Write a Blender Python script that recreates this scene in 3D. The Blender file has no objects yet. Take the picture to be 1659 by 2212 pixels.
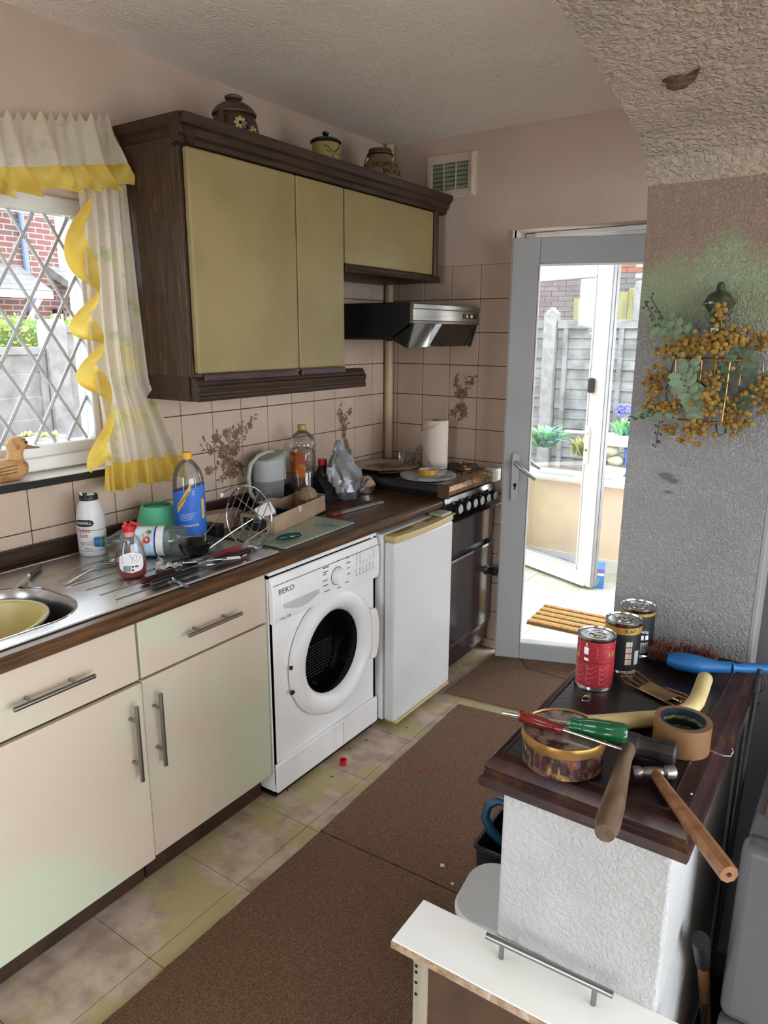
import bpy, bmesh, math, random
from mathutils import Vector as V, Matrix as Mx, noise as mnoise
C = bpy.context.scene.collection
PI = math.pi
random.seed(7)

# ---------------------------------------------------------------- camera
cd = bpy.data.cameras.new('camera'); cam = bpy.data.objects.new('camera', cd); C.objects.link(cam)
YAW, PITCH, ROLL = -0.60045856, -0.24144852, 0.0041938
fw = V((math.sin(YAW)*math.cos(PITCH), math.cos(YAW)*math.cos(PITCH), math.sin(PITCH)))
r0 = V((math.cos(YAW), -math.sin(YAW), 0)); u0 = r0.cross(fw)
rr = math.cos(ROLL)*r0 + math.sin(ROLL)*u0; uu = -math.sin(ROLL)*r0 + math.cos(ROLL)*u0
m = Mx.Identity(4)
for i in range(3):
    m[i][0] = rr[i]; m[i][1] = uu[i]; m[i][2] = -fw[i]
m[0][3], m[1][3], m[2][3] = 2.09, 0.0, 1.53
cam.matrix_world = m
cd.sensor_fit = 'VERTICAL'; cd.sensor_height = 36.0; cd.lens = 1559.08/2212*36.0
cd.clip_start = 0.02; cd.clip_end = 200
bpy.context.scene.camera = cam

# ---------------------------------------------------------------- sky and light
SKY = 3.4
w = bpy.data.worlds.new('overcast_sky'); bpy.context.scene.world = w; w.use_nodes = True
bg = w.node_tree.nodes['Background']; bg.inputs[0].default_value = (0.90, 0.97, 1.06, 1); bg.inputs[1].default_value = SKY
def portal(name, loc, rot, sx, sy):
    l = bpy.data.lights.new(name, 'AREA'); l.shape = 'RECTANGLE'; l.size = sx; l.size_y = sy
    l.cycles.is_portal = True
    o = bpy.data.objects.new(name, l); C.objects.link(o); o.location = loc; o.rotation_euler = rot
portal('sky_portal', (-0.18, -0.25, 1.55), (0, -PI/2, 0), 0.8, 3.4)          # kitchen window
portal('sky_portal', (1.06, 3.42, 1.0), (-PI/2, 0, 0), 0.8, 2.0)            # back door
portal('sky_portal', (1.6, -2.42, 1.15), (PI/2, 0, 0), 1.5, 2.3)           # patio doors added out of view behind the camera
portal('sky_portal', (5.05, 0.5, 1.18), (0, PI/2, 0), 2.2, 4.8)            # dining room window, added out of view for light
vs = bpy.context.scene.view_settings
vs.view_transform = 'Standard'; vs.look = 'None'; vs.gamma = 1; vs.use_curve_mapping = False
vs.exposure = 1.7
sc = bpy.context.scene
sc.cycles.max_bounces = 10; sc.cycles.diffuse_bounces = 6; sc.cycles.transparent_max_bounces = 24
sc.cycles.glossy_bounces = 5; sc.cycles.transmission_bounces = 8; sc.cycles.caustics_reflective = False; sc.cycles.caustics_refractive = False
sc.cycles.sample_clamp_indirect = 8

# ---------------------------------------------------------------- materials
def lin(h):
    if not isinstance(h, str): return tuple(h)
    h = h.lstrip('#'); o = []
    for i in (0, 2, 4):
        x = int(h[i:i+2], 16)/255; o.append(x/12.92 if x <= .04045 else ((x+.055)/1.055)**2.4)
    return tuple(o)
def c4(h): return (*lin(h), 1)
_mats = {}
def mat(name, col='#888888', rough=.5, metal=0, col2=None, ns=6, nlo=.42, nhi=.6, stretch=(1, 1, 1), detail=4,
        bump=0, bs=60, bstretch=None, bkind='noise', trans=0, ior=1.45, alpha=1, coat=0, spec=.5, col3=None, ns3=25, t3=(.55, .68), transl=0, dist=.003):
    if name in _mats: return _mats[name]
    mt = bpy.data.materials.new(name); mt.use_nodes = True; _mats[name] = mt
    nt = mt.node_tree; N = nt.nodes; L = nt.links; p = N['Principled BSDF']
    p.inputs['Roughness'].default_value = rough; p.inputs['Metallic'].default_value = metal
    p.inputs['IOR'].default_value = ior; p.inputs['Transmission Weight'].default_value = trans
    p.inputs['Coat Weight'].default_value = coat; p.inputs['Specular IOR Level'].default_value = spec
    p.inputs['Alpha'].default_value = alpha
    tc = N.new('ShaderNodeTexCoord')
    mp = N.new('ShaderNodeMapping'); mp.inputs['Scale'].default_value = stretch; L.new(tc.outputs['Object'], mp.inputs['Vector'])
    def nz(scale, det, vec, rg=.55):
        n = N.new('ShaderNodeTexNoise'); n.inputs['Scale'].default_value = scale; n.inputs['Detail'].default_value = det
        n.inputs['Roughness'].default_value = rg; L.new(vec, n.inputs['Vector']); return n
    def ramp(src, lo, hi):
        r = N.new('ShaderNodeMapRange'); r.inputs['From Min'].default_value = lo; r.inputs['From Max'].default_value = hi
        L.new(src, r.inputs['Value']); return r
    def mix(fac, a, b):
        x = N.new('ShaderNodeMix'); x.data_type = 'RGBA'; L.new(fac, x.inputs['Factor'])
        for s, k in ((a, 6), (b, 7)):
            if isinstance(s, tuple): x.inputs[k].default_value = s
            else: L.new(s, x.inputs[k])
        return x.outputs[2]
    if col2 is None:
        l0 = lin(col); col2 = tuple(min(1, v*.86) for v in l0); nlo, nhi = .3, .75
    base = mix(ramp(nz(ns, detail, mp.outputs[0]).outputs[0], nlo, nhi).outputs[0], c4(col), c4(col2))
    if col3 is not None:
        base = mix(ramp(nz(ns3, 5, mp.outputs[0], .65).outputs[0], t3[0], t3[1]).outputs[0], base, c4(col3))
    L.new(base, p.inputs['Base Color'])
    if bump:
        if bstretch:
            m2 = N.new('ShaderNodeMapping'); m2.inputs['Scale'].default_value = bstretch; L.new(tc.outputs['Object'], m2.inputs['Vector']); vec = m2.outputs[0]
        else: vec = tc.outputs['Object']
        if bkind == 'artex':
            a = nz(bs, 2, vec, .5); a.inputs['Distortion'].default_value = 1.2
            v = N.new('ShaderNodeTexVoronoi'); v.feature = 'SMOOTH_F1'; v.inputs['Scale'].default_value = bs*1.3; L.new(vec, v.inputs['Vector'])
            q = N.new('ShaderNodeMath'); q.operation = 'ADD'
            L.new(ramp(a.outputs[0], .42, .62).outputs[0], q.inputs[0]); L.new(v.outputs[0], q.inputs[1]); h = q.outputs[0]
        else: h = nz(bs, 3, vec, .6).outputs[0]
        b = N.new('ShaderNodeBump'); b.inputs['Strength'].default_value = bump; b.inputs['Distance'].default_value = dist
        L.new(h, b.inputs['Height']); L.new(b.outputs[0], p.inputs['Normal'])
    if transl:                                                       # cloth that lets daylight through
        t = N.new('ShaderNodeBsdfTranslucent'); L.new(base, t.inputs['Color'])
        ms = N.new('ShaderNodeMixShader'); ms.inputs[0].default_value = transl
        L.new(p.outputs[0], ms.inputs[1]); L.new(t.outputs[0], ms.inputs[2]); L.new(ms.outputs[0], N['Material Output'].inputs[0])
    return mt
def thin_glass(name, tint=(1, 1, 1), refl=.08, rough=.02, haze=0, hazecol=(.9, .9, .9), fres=.8):
    """a thin clear sheet: mostly see-through with a fresnel gloss"""
    if name in _mats: return _mats[name]
    mt = bpy.data.materials.new(name); mt.use_nodes = True; _mats[name] = mt
    nt = mt.node_tree; N = nt.nodes; L = nt.links; N.remove(N['Principled BSDF'])
    tr = N.new('ShaderNodeBsdfTransparent'); gl = N.new('ShaderNodeBsdfGlossy'); gl.inputs['Roughness'].default_value = rough
    nzz = N.new('ShaderNodeTexNoise'); nzz.inputs['Scale'].default_value = 9
    tcx = N.new('ShaderNodeTexCoord'); L.new(tcx.outputs['Object'], nzz.inputs['Vector'])
    mr = N.new('ShaderNodeMix'); mr.data_type = 'RGBA'; L.new(nzz.outputs[0], mr.inputs['Factor'])
    mr.inputs[6].default_value = (*tint, 1); mr.inputs[7].default_value = (*[t*.96 for t in tint], 1); L.new(mr.outputs[2], tr.inputs[0])
    lw = N.new('ShaderNodeLayerWeight'); lw.inputs[0].default_value = .25
    mm = N.new('ShaderNodeMath'); mm.operation = 'MULTIPLY_ADD'; L.new(lw.outputs['Fresnel'], mm.inputs[0]); mm.inputs[1].default_value = fres; mm.inputs[2].default_value = refl
    ms = N.new('ShaderNodeMixShader'); L.new(mm.outputs[0], ms.inputs[0]); L.new(tr.outputs[0], ms.inputs[1]); L.new(gl.outputs[0], ms.inputs[2])
    out = ms.outputs[0]
    if haze:
        df = N.new('ShaderNodeBsdfDiffuse'); df.inputs[0].default_value = (*hazecol, 1)
        m2 = N.new('ShaderNodeMixShader'); m2.inputs[0].default_value = haze; L.new(out, m2.inputs[1]); L.new(df.outputs[0], m2.inputs[2]); out = m2.outputs[0]
    L.new(out, N['Material Output'].inputs[0]); return mt

# ---------------------------------------------------------------- mesh builder
def rotm(rx=0, ry=0, rz=0): return Mx.Rotation(rz, 4, 'Z') @ Mx.Rotation(ry, 4, 'Y') @ Mx.Rotation(rx, 4, 'X')
def at(x, y, z, rx=0, ry=0, rz=0): return Mx.Translation((x, y, z)) @ rotm(rx, ry, rz)
def align(d, up=(0, 0, 1)):
    """matrix whose z axis points along d"""
    return V(d).to_track_quat('Z', 'Y').to_matrix().to_4x4()
class MB:
    def __init__(s): s.v = []; s.f = []; s.m = Mx.Identity(4); s.mi = []; s.cur = 0
    def add(s, vs_, fs):
        n = len(s.v); s.v += [s.m @ V(p) for p in vs_]; s.f += [tuple(i+n for i in f) for f in fs]; s.mi += [s.cur]*len(fs); return s
    def use(s, m_): s.m = m_; return s
    def slot(s, i): s.cur = i; return s
    def box(s, x0, x1, y0, y1, z0, z1):
        return s.add([(x0, y0, z0), (x1, y0, z0), (x1, y1, z0), (x0, y1, z0), (x0, y0, z1), (x1, y0, z1), (x1, y1, z1), (x0, y1, z1)],
                     [(0, 3, 2, 1), (4, 5, 6, 7), (0, 1, 5, 4), (1, 2, 6, 5), (2, 3, 7, 6), (3, 0, 4, 7)])
    def cbox(s, cx, cy, cz, sx, sy, sz): return s.box(cx-sx/2, cx+sx/2, cy-sy/2, cy+sy/2, cz-sz/2, cz+sz/2)
    def rings(s, rs, closed=True, cap0=True, cap1=True):
        n = len(rs[0]); vs_ = [p for r in rs for p in r]; fs = []
        for k in range(len(rs)-1):
            for i in range(n if closed else n-1):
                j = (i+1) % n; fs.append((k*n+i, k*n+j, (k+1)*n+j, (k+1)*n+i))
        if closed and cap0: fs.append(tuple(reversed(range(n))))
        if closed and cap1: fs.append(tuple((len(rs)-1)*n+i for i in range(n)))
        return s.add(vs_, fs)
    def lathe(s, prof, n=24, cap0=True, cap1=True, sx=1, sy=1):
        return s.rings([[(r*sx*math.cos(2*PI*i/n), r*sy*math.sin(2*PI*i/n), z) for i in range(n)] for r, z in prof], True, cap0, cap1)
    def cyl(s, r, z0, z1, n=20): return s.lathe([(r, z0), (r, z1)], n)
    def rod(s, a, b, r, r2=None, n=8):
        a = V(a); b = V(b); old = s.m; s.m = old @ Mx.Translation(a) @ align(b-a)
        s.lathe([(r, 0), (r if r2 is None else r2, (b-a).length)], n); s.m = old; return s
    def tube(s, pts, r, n=8, closed=False):
        pts = [V(p) for p in pts]; k = len(pts); rs = []; prev = None
        for i, p in enumerate(pts):
            a = pts[(i-1) % k] if (closed or i > 0) else p; b = pts[(i+1) % k] if (closed or i < k-1) else p
            t = (b-a).normalized()
            if prev is None: x = t.orthogonal().normalized()
            else: x = (prev - t*prev.dot(t)); x = x.normalized() if x.length > 1e-6 else t.orthogonal().normalized()
            prev = x; y = t.cross(x); ri = r[i] if isinstance(r, (list, tuple)) else r
            rs.append([p + ri*(math.cos(2*PI*j/n)*x + math.sin(2*PI*j/n)*y) for j in range(n)])
        if closed: rs.append(rs[0]); return s.rings(rs, True, False, False)
        return s.rings(rs)
    def prism(s, poly, axis, a, b):
        """extrude 2D polygon along axis; poly coords are the two other axes in order"""
        def P(p, t):
            return {'x': (t, p[0], p[1]), 'y': (p[0], t, p[1]), 'z': (p[0], p[1], t)}[axis]
        return s.rings([[P(p, a) for p in poly], [P(p, b) for p in poly]])
    def grid(s, fn, nu, nv):
        vs_ = [fn(i/nu, j/nv) for j in range(nv+1) for i in range(nu+1)]
        return s.add(vs_, [(j*(nu+1)+i, j*(nu+1)+i+1, (j+1)*(nu+1)+i+1, (j+1)*(nu+1)+i) for j in range(nv) for i in range(nu)])
    def ball(s, c, r, n=10, k=7, sq=(1, 1, 1)):
        old = s.m; s.m = old @ Mx.Translation(V(c)) @ Mx.Diagonal((sq[0], sq[1], sq[2], 1))
        s.lathe([(max(r*math.sin(PI*i/k), 1e-4), -r*math.cos(PI*i/k)) for i in range(k+1)], n); s.m = old; return s
    def build(s, name, mats, parent=None, smooth=True, bevel=0, seg=2, solid=0, subd=0, loc=None, rot=None, ang=38):
        me = bpy.data.meshes.new(name); me.from_pydata([tuple(p) for p in s.v], [], s.f); me.validate(); me.update()
        bm = bmesh.new(); bm.from_mesh(me); bmesh.ops.recalc_face_normals(bm, faces=bm.faces); bm.to_mesh(me); bm.free()
        ml = mats if isinstance(mats, (list, tuple)) else [mats]
        for q in ml: me.materials.append(q)
        if len(ml) > 1: me.polygons.foreach_set('material_index', s.mi[:len(me.polygons)])
        if smooth:
            me.polygons.foreach_set('use_smooth', [True]*len(me.polygons)); me.set_sharp_from_angle(angle=math.radians(ang))
        o = bpy.data.objects.new(name, me); C.objects.link(o)
        if parent: o.parent = parent
        if loc: o.location = loc
        if rot: o.rotation_euler = rot
        if solid: q = o.modifiers.new('solid', 'SOLIDIFY'); q.thickness = solid; q.offset = 0
        if bevel: q = o.modifiers.new('bevel', 'BEVEL'); q.width = bevel; q.segments = seg; q.limit_method = 'ANGLE'; q.angle_limit = math.radians(40)
        if subd: q = o.modifiers.new('subsurf', 'SUBSURF'); q.levels = subd; q.render_levels = subd
        return o
def tag(o, label=None, cat=None, group=None, kind=None):
    if label: o['label'] = label
    if cat: o['category'] = cat
    if group: o['group'] = group
    if kind: o['kind'] = kind
    return o
def thing(name, label, cat, loc=(0, 0, 0), rz=0, group=None):
    o = bpy.data.objects.new(name, None); C.objects.link(o); o.location = loc; o.rotation_euler = (0, 0, rz); o.empty_display_size = .05
    return tag(o, label, cat, group)
def struct(name, mb, mt, parent=None, **k):
    o = mb.build(name, mt, parent, **k)
    if parent is None: o['kind'] = 'structure'
    return o
def sempty(name, loc=(0, 0, 0), rz=0):
    o = bpy.data.objects.new(name, None); C.objects.link(o); o.location = loc; o.rotation_euler = (0, 0, rz); o['kind'] = 'structure'; return o
def inst(src, parent, loc, scale=None, rot=None):
    o = src.copy(); C.objects.link(o); o.parent = parent; o.location = loc
    if scale: o.scale = scale
    if rot: o.rotation_euler = rot
    return o
_txt = {}
def text_pts(s, size):
    k = (s, size)
    if k not in _txt:
        cu = bpy.data.curves.new('lettering', 'FONT'); cu.body = s; cu.size = size; cu.align_x = 'CENTER'; cu.align_y = 'CENTER'; cu.resolution_u = 2
        o = bpy.data.objects.new('lettering', cu); C.objects.link(o)
        dg = bpy.context.evaluated_depsgraph_get(); me = o.evaluated_get(dg).to_mesh()
        _txt[k] = ([tuple(q.co) for q in me.vertices], [tuple(f.vertices) for f in me.polygons])
        o.evaluated_get(dg).to_mesh_clear(); bpy.data.objects.remove(o); bpy.data.curves.remove(cu)
    return _txt[k]
def text_flat(mb, s, size, mtx, shear=0, sx=1):
    vs_, fs = text_pts(s, size); mb.add([mtx @ V((x*sx+shear*y, y, 0)) for x, y, z in vs_], fs)
def text_cyl(mb, s, size, R, th, z, tilt=0, sx=1, fn=None):
    """lettering wrapped round an upright cylinder of radius R (or radius fn(z)), centred on angle th"""
    vs_, fs = text_pts(s, size); ct, st = math.cos(tilt), math.sin(tilt); out = []
    for x, y, _ in vs_:
        x *= sx; x, y = x*ct-y*st, x*st+y*ct; zz = z+y; r = (fn(zz) if fn else R); a = th+x/r
        out.append((r*math.cos(a), r*math.sin(a), zz))
    mb.add(out, fs)
def patch_cyl(mb, R, t0, t1, z0, z1, n=16, fn=None, top=None):
    def f(u, v):
        a = t0+(t1-t0)*u; z1_ = z1 if top is None else top(u); z = z0+(z1_-z0)*v; r = fn(z) if fn else R
        return (r*math.cos(a), r*math.sin(a), z)
    mb.grid(f, n, 6)
def rrect(cx, cy, hx, hy, r, z, n=6):
    pts = []
    for qx, qy, a0 in ((1, 1, 0), (-1, 1, PI/2), (-1, -1, PI), (1, -1, 1.5*PI)):
        for i in range(n+1):
            a = a0+PI/2*i/n; pts.append((cx+qx*(hx-r)+r*math.cos(a), cy+qy*(hy-r)+r*math.sin(a), z))
    return pts
# ================================================================ materials of the room
M_wall = mat('magnolia_emulsion', '#ccb6a6', .8, col2='#c3ae9d', ns=2.5, bump=.15, bs=90)
M_ceil = mat('artex_ceiling', '#f8eee5', .75, col2='#f2e6da', ns=2, bump=.55, bs=75, bkind='artex', dist=.006)
M_pier = mat('artex_wall_grey_white', '#93918f', .8, col2='#8a8886', ns=4, bump=.75, bs=150, bkind='artex', dist=.004)
M_soffit = mat('artex_soffit_beige', '#a59080', .8, col2='#978877', ns=3, bump=.7, bs=70, bkind='artex', dist=.006)
M_stub = mat('artex_stub_white', '#bdbcbb', .8, col2='#b4b3b1', ns=5, bump=.5, bs=95, bkind='artex', dist=.004)
M_tile = mat('wall_tile_glaze', '#c8b19e', .22, col2='#bfa894', ns=5, nlo=.35, nhi=.7, bump=.03, bs=14)
M_grout = mat('dark_grout', '#4a3326', .9)
M_print = mat('tile_floral_print', '#6b5240', .4, col2='#8a705c', ns=60)
M_floor = mat('vinyl_floor_stone', '#c4b19f', .45, col2='#a39080', ns=11, detail=10, col3='#aea176', ns3=4.2, t3=(.49, .56), bump=.08, bs=120)
M_gap = mat('floor_joint', '#3a2c22', .9)
M_white = mat('white_upvc', '#e8e8e6', .3, ns=3)
M_whitepaint = mat('white_gloss_paint', '#e4e2df', .4, ns=5)
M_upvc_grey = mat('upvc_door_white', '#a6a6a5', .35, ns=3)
M_glass = thin_glass('window_glass', (.97, .98, .98), .03)
M_steel = mat('stainless_steel', '#d6d6d5', .28, metal=1, ns=18, bump=.02, bs=200)
M_chrome = mat('chrome', '#d0d0d0', .12, metal=1, ns=20)
M_lead = mat('lead_came', '#b4b4b6', .5, metal=.2, ns=30)
M_black = mat('black_plastic', '#141414', .4, ns=20)
M_blackm = mat('black_iron', '#171615', .6, ns=30)
M_wood = mat('worktop_wood_laminate', '#5d4027', .3, col2='#3d2715', ns=3, stretch=(22, 1.2, 22), detail=6, bump=.03, bs=8, bstretch=(60, 3, 60))
M_oak = mat('dark_oak_stain', '#3b2619', .42, col2='#281a11', ns=4, stretch=(14, 1.3, 14), detail=6, bump=.1, bs=10, bstretch=(60, 4, 60))
M_oakv = mat('dark_oak_panel', '#453120', .5, col2='#352519', ns=4, stretch=(14, 14, 1.3), detail=6, col3='#6b5236', ns3=5, bump=.06, bs=10, bstretch=(60, 60, 4))
M_cream_up = mat('cream_laminate_door', '#928157', .4, col2='#88774f', ns=3)
M_cream = mat('ivory_gloss_door', '#cdbba8', .3, col2='#c3c8ae', ns=1.6, nlo=.45, nhi=.58)
M_carcass = mat('cabinet_carcass', '#b7a894', .5)
M_plinth = mat('plinth_brown', '#3e2a1c', .6, col2='#2b1c12', ns=8)
M_rug = mat('brown_loop_mat', '#8d725f', .95, col2='#634c3b', ns=380, nlo=.36, nhi=.64, detail=1, bump=.9, bs=230, dist=.004, spec=.1)
M_rugedge = mat('mat_edge_dark', '#2c2019', .95)

Z = lambda k: .943+.149*k
# ================================================================ floor
fl = MB().box(-.02, 1.64, -.9, 3.3, -.06, -.003); FLOOR = struct('floor', fl, M_gap)
fl2 = MB().box(1.64, 5.0, -2.3, 3.1, -.06, 0).box(-.02, 1.64, -2.3, -.9, -.06, 0); struct('floor', fl2, mat('dining_floor_carpet', '#d9cfc3', .95, col2='#cdc2b4', ns=20, bump=.5, bs=200))
fx = [-.155+.305*i for i in range(8)]; fy = [-.315+.305*i for i in range(13)]
for i in range(len(fx)-1):
    for j in range(len(fy)-1):
        x0, x1 = max(fx[i], 0), min(fx[i+1], 1.64); y0, y1 = max(fy[j], -.3), min(fy[j+1], 3.3)
        MB().box(x0+.0011, x1-.0011, y0+.0011, y1-.0011, -.006, random.uniform(-.0006, .0006)).build('tile', M_floor, FLOOR, smooth=False)

# ================================================================ left wall with the window opening, tiled
WY0, WY1, WZ0, WZ1 = -1.95, 1.475, 1.09, 1.935
wl = MB().box(-.16, 0, WY1, 3.36, 0, 2.39).box(-.16, 0, -2.3, WY0, 0, 2.39).box(-.16, 0, WY0, WY1, 0, WZ0).box(-.16, 0, WY0, WY1, WZ1, 2.39)
WL = struct('wall_left', wl, M_wall, smooth=False)
g = MB().box(0, .0012, WY1+.02, 3.08, .80, Z(6)).box(0, .0012, -.3, WY1+.02, .80, 1.085); g.build('grout', M_grout, WL, smooth=False)
def tile(parent, x0, x1, y0, y1, z0, z1, g=.0016):
    if x1-x0 < .02: MB().box(x0, x1, y0+g, y1-g, z0+g, z1-g).build('tile', M_tile, parent, smooth=False, bevel=.0012, seg=1)
    else: MB().box(x0+g, x1-g, y0, y1, z0+g, z1-g).build('tile', M_tile, parent, smooth=False, bevel=.0012, seg=1)
YJ = lambda j: 2.940-.1497*j
for k in range(-1, 6):
    for j in range(-1, 19):
        y0, y1 = YJ(j), min(YJ(j-1), 3.08)
        if y1 <= 1.50 and k > 0: continue
        if k == 5 and j > 4: continue
        tile(WL, 0, .0062, y0, y1, Z(k), min(Z(k+1), 1.083) if y1 < 1.5 else Z(k+1))
# ================================================================ far wall with the doorway, tiled
DX0, DX1, DZ = .665, 1.44, 1.972
wf = MB().box(-.28, DX0, 3.08, 3.36, 0, 2.39).box(DX1, 1.94, 3.08, 3.36, 0, 2.39).box(DX0, DX1, 3.08, 3.36, DZ, 2.39)
WF = struct('wall_far', wf, M_wall, smooth=False)
MB().box(0, DX0-.004, 3.0788, 3.08, 0, Z(6)).build('grout', M_grout, WF, smooth=False)
XI = [0, .063, .211, .360, .511, .661]
for k in range(-7, 6):
    for i in range(5):
        tile(WF, XI[i], XI[i+1], 3.0738, 3.08, max(Z(k), 0), Z(k+1))
# floral transfers fired on the tiles
def sprig(mb, P, cx, cz, seed, h=.26, flowers=3, spread=.05):
    """P maps (a, b) on the wall to a point a hair above the glaze"""
    rnd = random.Random(seed); cnt = [seed % 40]
    def PP(a, b): return P(a, b, cnt[0]*1.1e-5)
    def AD(v_, f_): mb.add(v_, f_); cnt[0] += 1
    def leaf(a, b, ang, l, wd):
        pts = []
        for t in range(9):
            u = t/8; x = l*u; y = wd*math.sin(PI*u)**.8
            pts.append((x, y))
        for t in range(7, 0, -1):
            u = t/8; pts.append((l*u, -wd*math.sin(PI*u)**.8))
        AD([PP(a+x*math.cos(ang)-y*math.sin(ang), b+x*math.sin(ang)+y*math.cos(ang)) for x, y in pts], [tuple(range(len(pts)))])
    def stem(pts, wd=.0009):
        for (a0, b0), (a1, b1) in zip(pts, pts[1:]):
            d = math.hypot(a1-a0, b1-b0) or 1; nx, ny = -(b1-b0)/d*wd, (a1-a0)/d*wd
            AD([PP(a0+nx, b0+ny), PP(a0-nx, b0-ny), PP(a1-nx, b1-ny), PP(a1+nx, b1+ny)], [(0, 1, 2, 3)])
    def flower(a, b, r):
        for q in range(6):
            leaf(a, b, q*PI/3+rnd.random()*.3, r, r*.33)
    for s in range(flowers):
        a0, b0 = cx+rnd.uniform(-.01, .01), cz-h*.5; lean = rnd.uniform(-spread, spread); hh = h*rnd.uniform(.7, 1)
        pts = [(a0+lean*(t/8)**1.4+.006*math.sin(t*1.7+s), b0+hh*t/8) for t in range(9)]; stem(pts)
        for t in range(1, 9):
            a, b = pts[t]; sd = 1 if t % 2 else -1
            leaf(a, b, PI/2+sd*rnd.uniform(.6, 1.2), rnd.uniform(.012, .024), rnd.uniform(.003, .006))
        flower(cx+lean*rnd.uniform(.2, .9)+rnd.uniform(-.012, .012), cz+h*(-.3+.55*s/max(1, flowers-1))+rnd.uniform(-.02, .02), rnd.uniform(.015, .021))
        for t in (6, 7, 8): AD([PP(pts[t][0]+.004*math.cos(q), pts[t][1]+.004*math.sin(q)) for q in [i*PI/3 for i in range(6)]], [tuple(range(6))])
PL = lambda a, b, o=0: (.0066+o, a, b)
PF = lambda a, b, o=0: (a, 3.0734-o, b)
def fan(mb, P, cx, cz, arms, seed):
    for q, (an, L_, fl) in enumerate(arms):
        ca, sa = math.cos(an-PI/2), math.sin(an-PI/2)
        PR = lambda a_, b_, o=0, q=q, ca=ca, sa=sa: P(cx+a_*ca-b_*sa, cz+a_*sa+b_*ca, o+q*3.1e-4/9)
        sprig(mb, PR, 0, L_*.5, seed+q, L_, fl, .02)
fp = MB(); fan(fp, PL, 1.97, 1.055, ((2.75, .16, 2), (2.2, .13, 3), (1.7, .12, 2), (1.1, .17, 3), (.75, .22, 2), (3.4, .15, 2), (4.2, .10, 2), (5.0, .09, 3), (5.7, .10, 2)), 11)
fp.build('floral_print', M_print, WL, smooth=False)
fp = MB(); fan(fp, PL, 2.71, 1.05, ((1.75, .17, 3), (1.35, .15, 2), (4.6, .1, 2), (5.2, .09, 2)), 31); fp.build('floral_print', M_print, WL, smooth=False)
fp = MB(); fan(fp, PF, .43, 1.225, ((1.8, .12, 3), (1.2, .15, 2), (4.9, .11, 2), (4.2, .09, 2)), 41); fp.build('floral_print', M_print, WF, smooth=False)

# ================================================================ ceiling, arch wall, half wall, rear rooms
struct('ceiling', MB().box(-.28, 1.66, -2.3, 3.36, 2.39, 2.45), M_ceil, smooth=False)
struct('ceiling', MB().box(1.66, 5.0, -2.3, 3.1, 2.39, 2.45), M_ceil, smooth=False)
arch = [(-2.3, 0), (-.95, 0), (-.95, 1.70), (-.9, 1.82), (-.78, 1.90), (-.4, 2.0), (.1, 2.055), (.5, 2.055), (.8, 2.025), (1.09, 1.975), (1.35, 1.927), (1.5, 1.893), (1.555, 1.865), (1.585, 1.82), (1.6, 1.75), (1.6, 0), (1.74, 0), (1.74, 2.12), (2.98, 2.12), (2.98, 0), (3.08, 0), (3.08, 2.39), (-2.3, 2.39)]  # unseen second opening past the pier, added to let daylight reach the appliances
# one wall: the pier face carries the grey paint, the vault of the arch the beige
PX0, PX1 = 1.642, 1.926
wr = MB()
wr.prism(arch, 'x', PX0, PX1)
WR = wr.build('wall_right', [M_soffit, M_pier], None, smooth=False); WR['kind'] = 'structure'
for p in WR.data.polygons:
    c = p.center
    p.material_index = 1 if (abs(p.normal.y) > .9 and abs(c.y-1.6) < .01) or (p.normal.x > .9) else 0
# upper pier tinted warm brown, with a greenish band below it
def pier_mat():
    mt = M_pier.copy(); mt.name = 'artex_pier_patchy_tint'; nt = mt.node_tree; N = nt.nodes; L = nt.links; p = N['Principled BSDF']
    src = p.inputs['Base Color'].links[0].from_socket
    tc = N.new('ShaderNodeTexCoord'); sp = N.new('ShaderNodeSeparateXYZ'); L.new(tc.outputs['Object'], sp.inputs[0])
    nz = N.new('ShaderNodeTexNoise'); nz.inputs['Scale'].default_value = 7; nz.inputs['Detail'].default_value = 3; L.new(tc.outputs['Object'], nz.inputs['Vector'])
    def step(lo, hi, amp):
        a = N.new('ShaderNodeMath'); a.operation = 'MULTIPLY_ADD'; L.new(nz.outputs[0], a.inputs[0]); a.inputs[1].default_value = amp; L.new(sp.outputs[2], a.inputs[2])
        b = N.new('ShaderNodeMapRange'); L.new(a.outputs[0], b.inputs['Value']); b.inputs['From Min'].default_value = lo+amp/2; b.inputs['From Max'].default_value = hi+amp/2; return b.outputs[0]
    def mix(f, a, b):
        x = N.new('ShaderNodeMix'); x.data_type = 'RGBA'; L.new(f, x.inputs['Factor']); L.new(a, x.inputs[6]); x.inputs[7].default_value = b; return x.outputs[2]
    o = mix(step(1.49, 1.56, .30), src, c4('#828a6d')); o = mix(step(1.66, 1.72, .22), o, c4('#846f5f'))
    L.new(o, p.inputs['Base Color']); return mt
WR.data.materials[1] = pier_mat()
hole = MB(); hole.use(at(1.752, 1.335, 1.9275, rx=-.183) @ Mx.Diagonal((.62, 1.25, 1, 1)))
hole.add([(-.045, -.008, 0), (-.02, -.014, 0), (.02, -.012, 0), (.052, -.02, 0), (.03, .004, 0), (.0, .018, 0), (-.028, .02, 0), (-.042, .01, 0), (-.03, 0, 0)], [tuple(range(9))])
hole.build('plaster_hole', mat('broken_plaster', '#3d2d20', .95, col2='#6a5440', ns=70), WR, smooth=False, solid=.004)
struct('trim_1', MB().box(1.926, 1.936, 1.60, 1.70, .0, 2.39), mat('trim_grey_paint', '#8d8b89', .6), smooth=False, bevel=.002)
struct('wall_shade_partition', MB().box(1.927, 2.7, 1.745, 1.80, 0, 2.08), mat('partition_shade_grey', '#6d6b6d', .9), smooth=False)  # partition added to screen off the bright dining room, its grey darkened for shade
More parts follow.
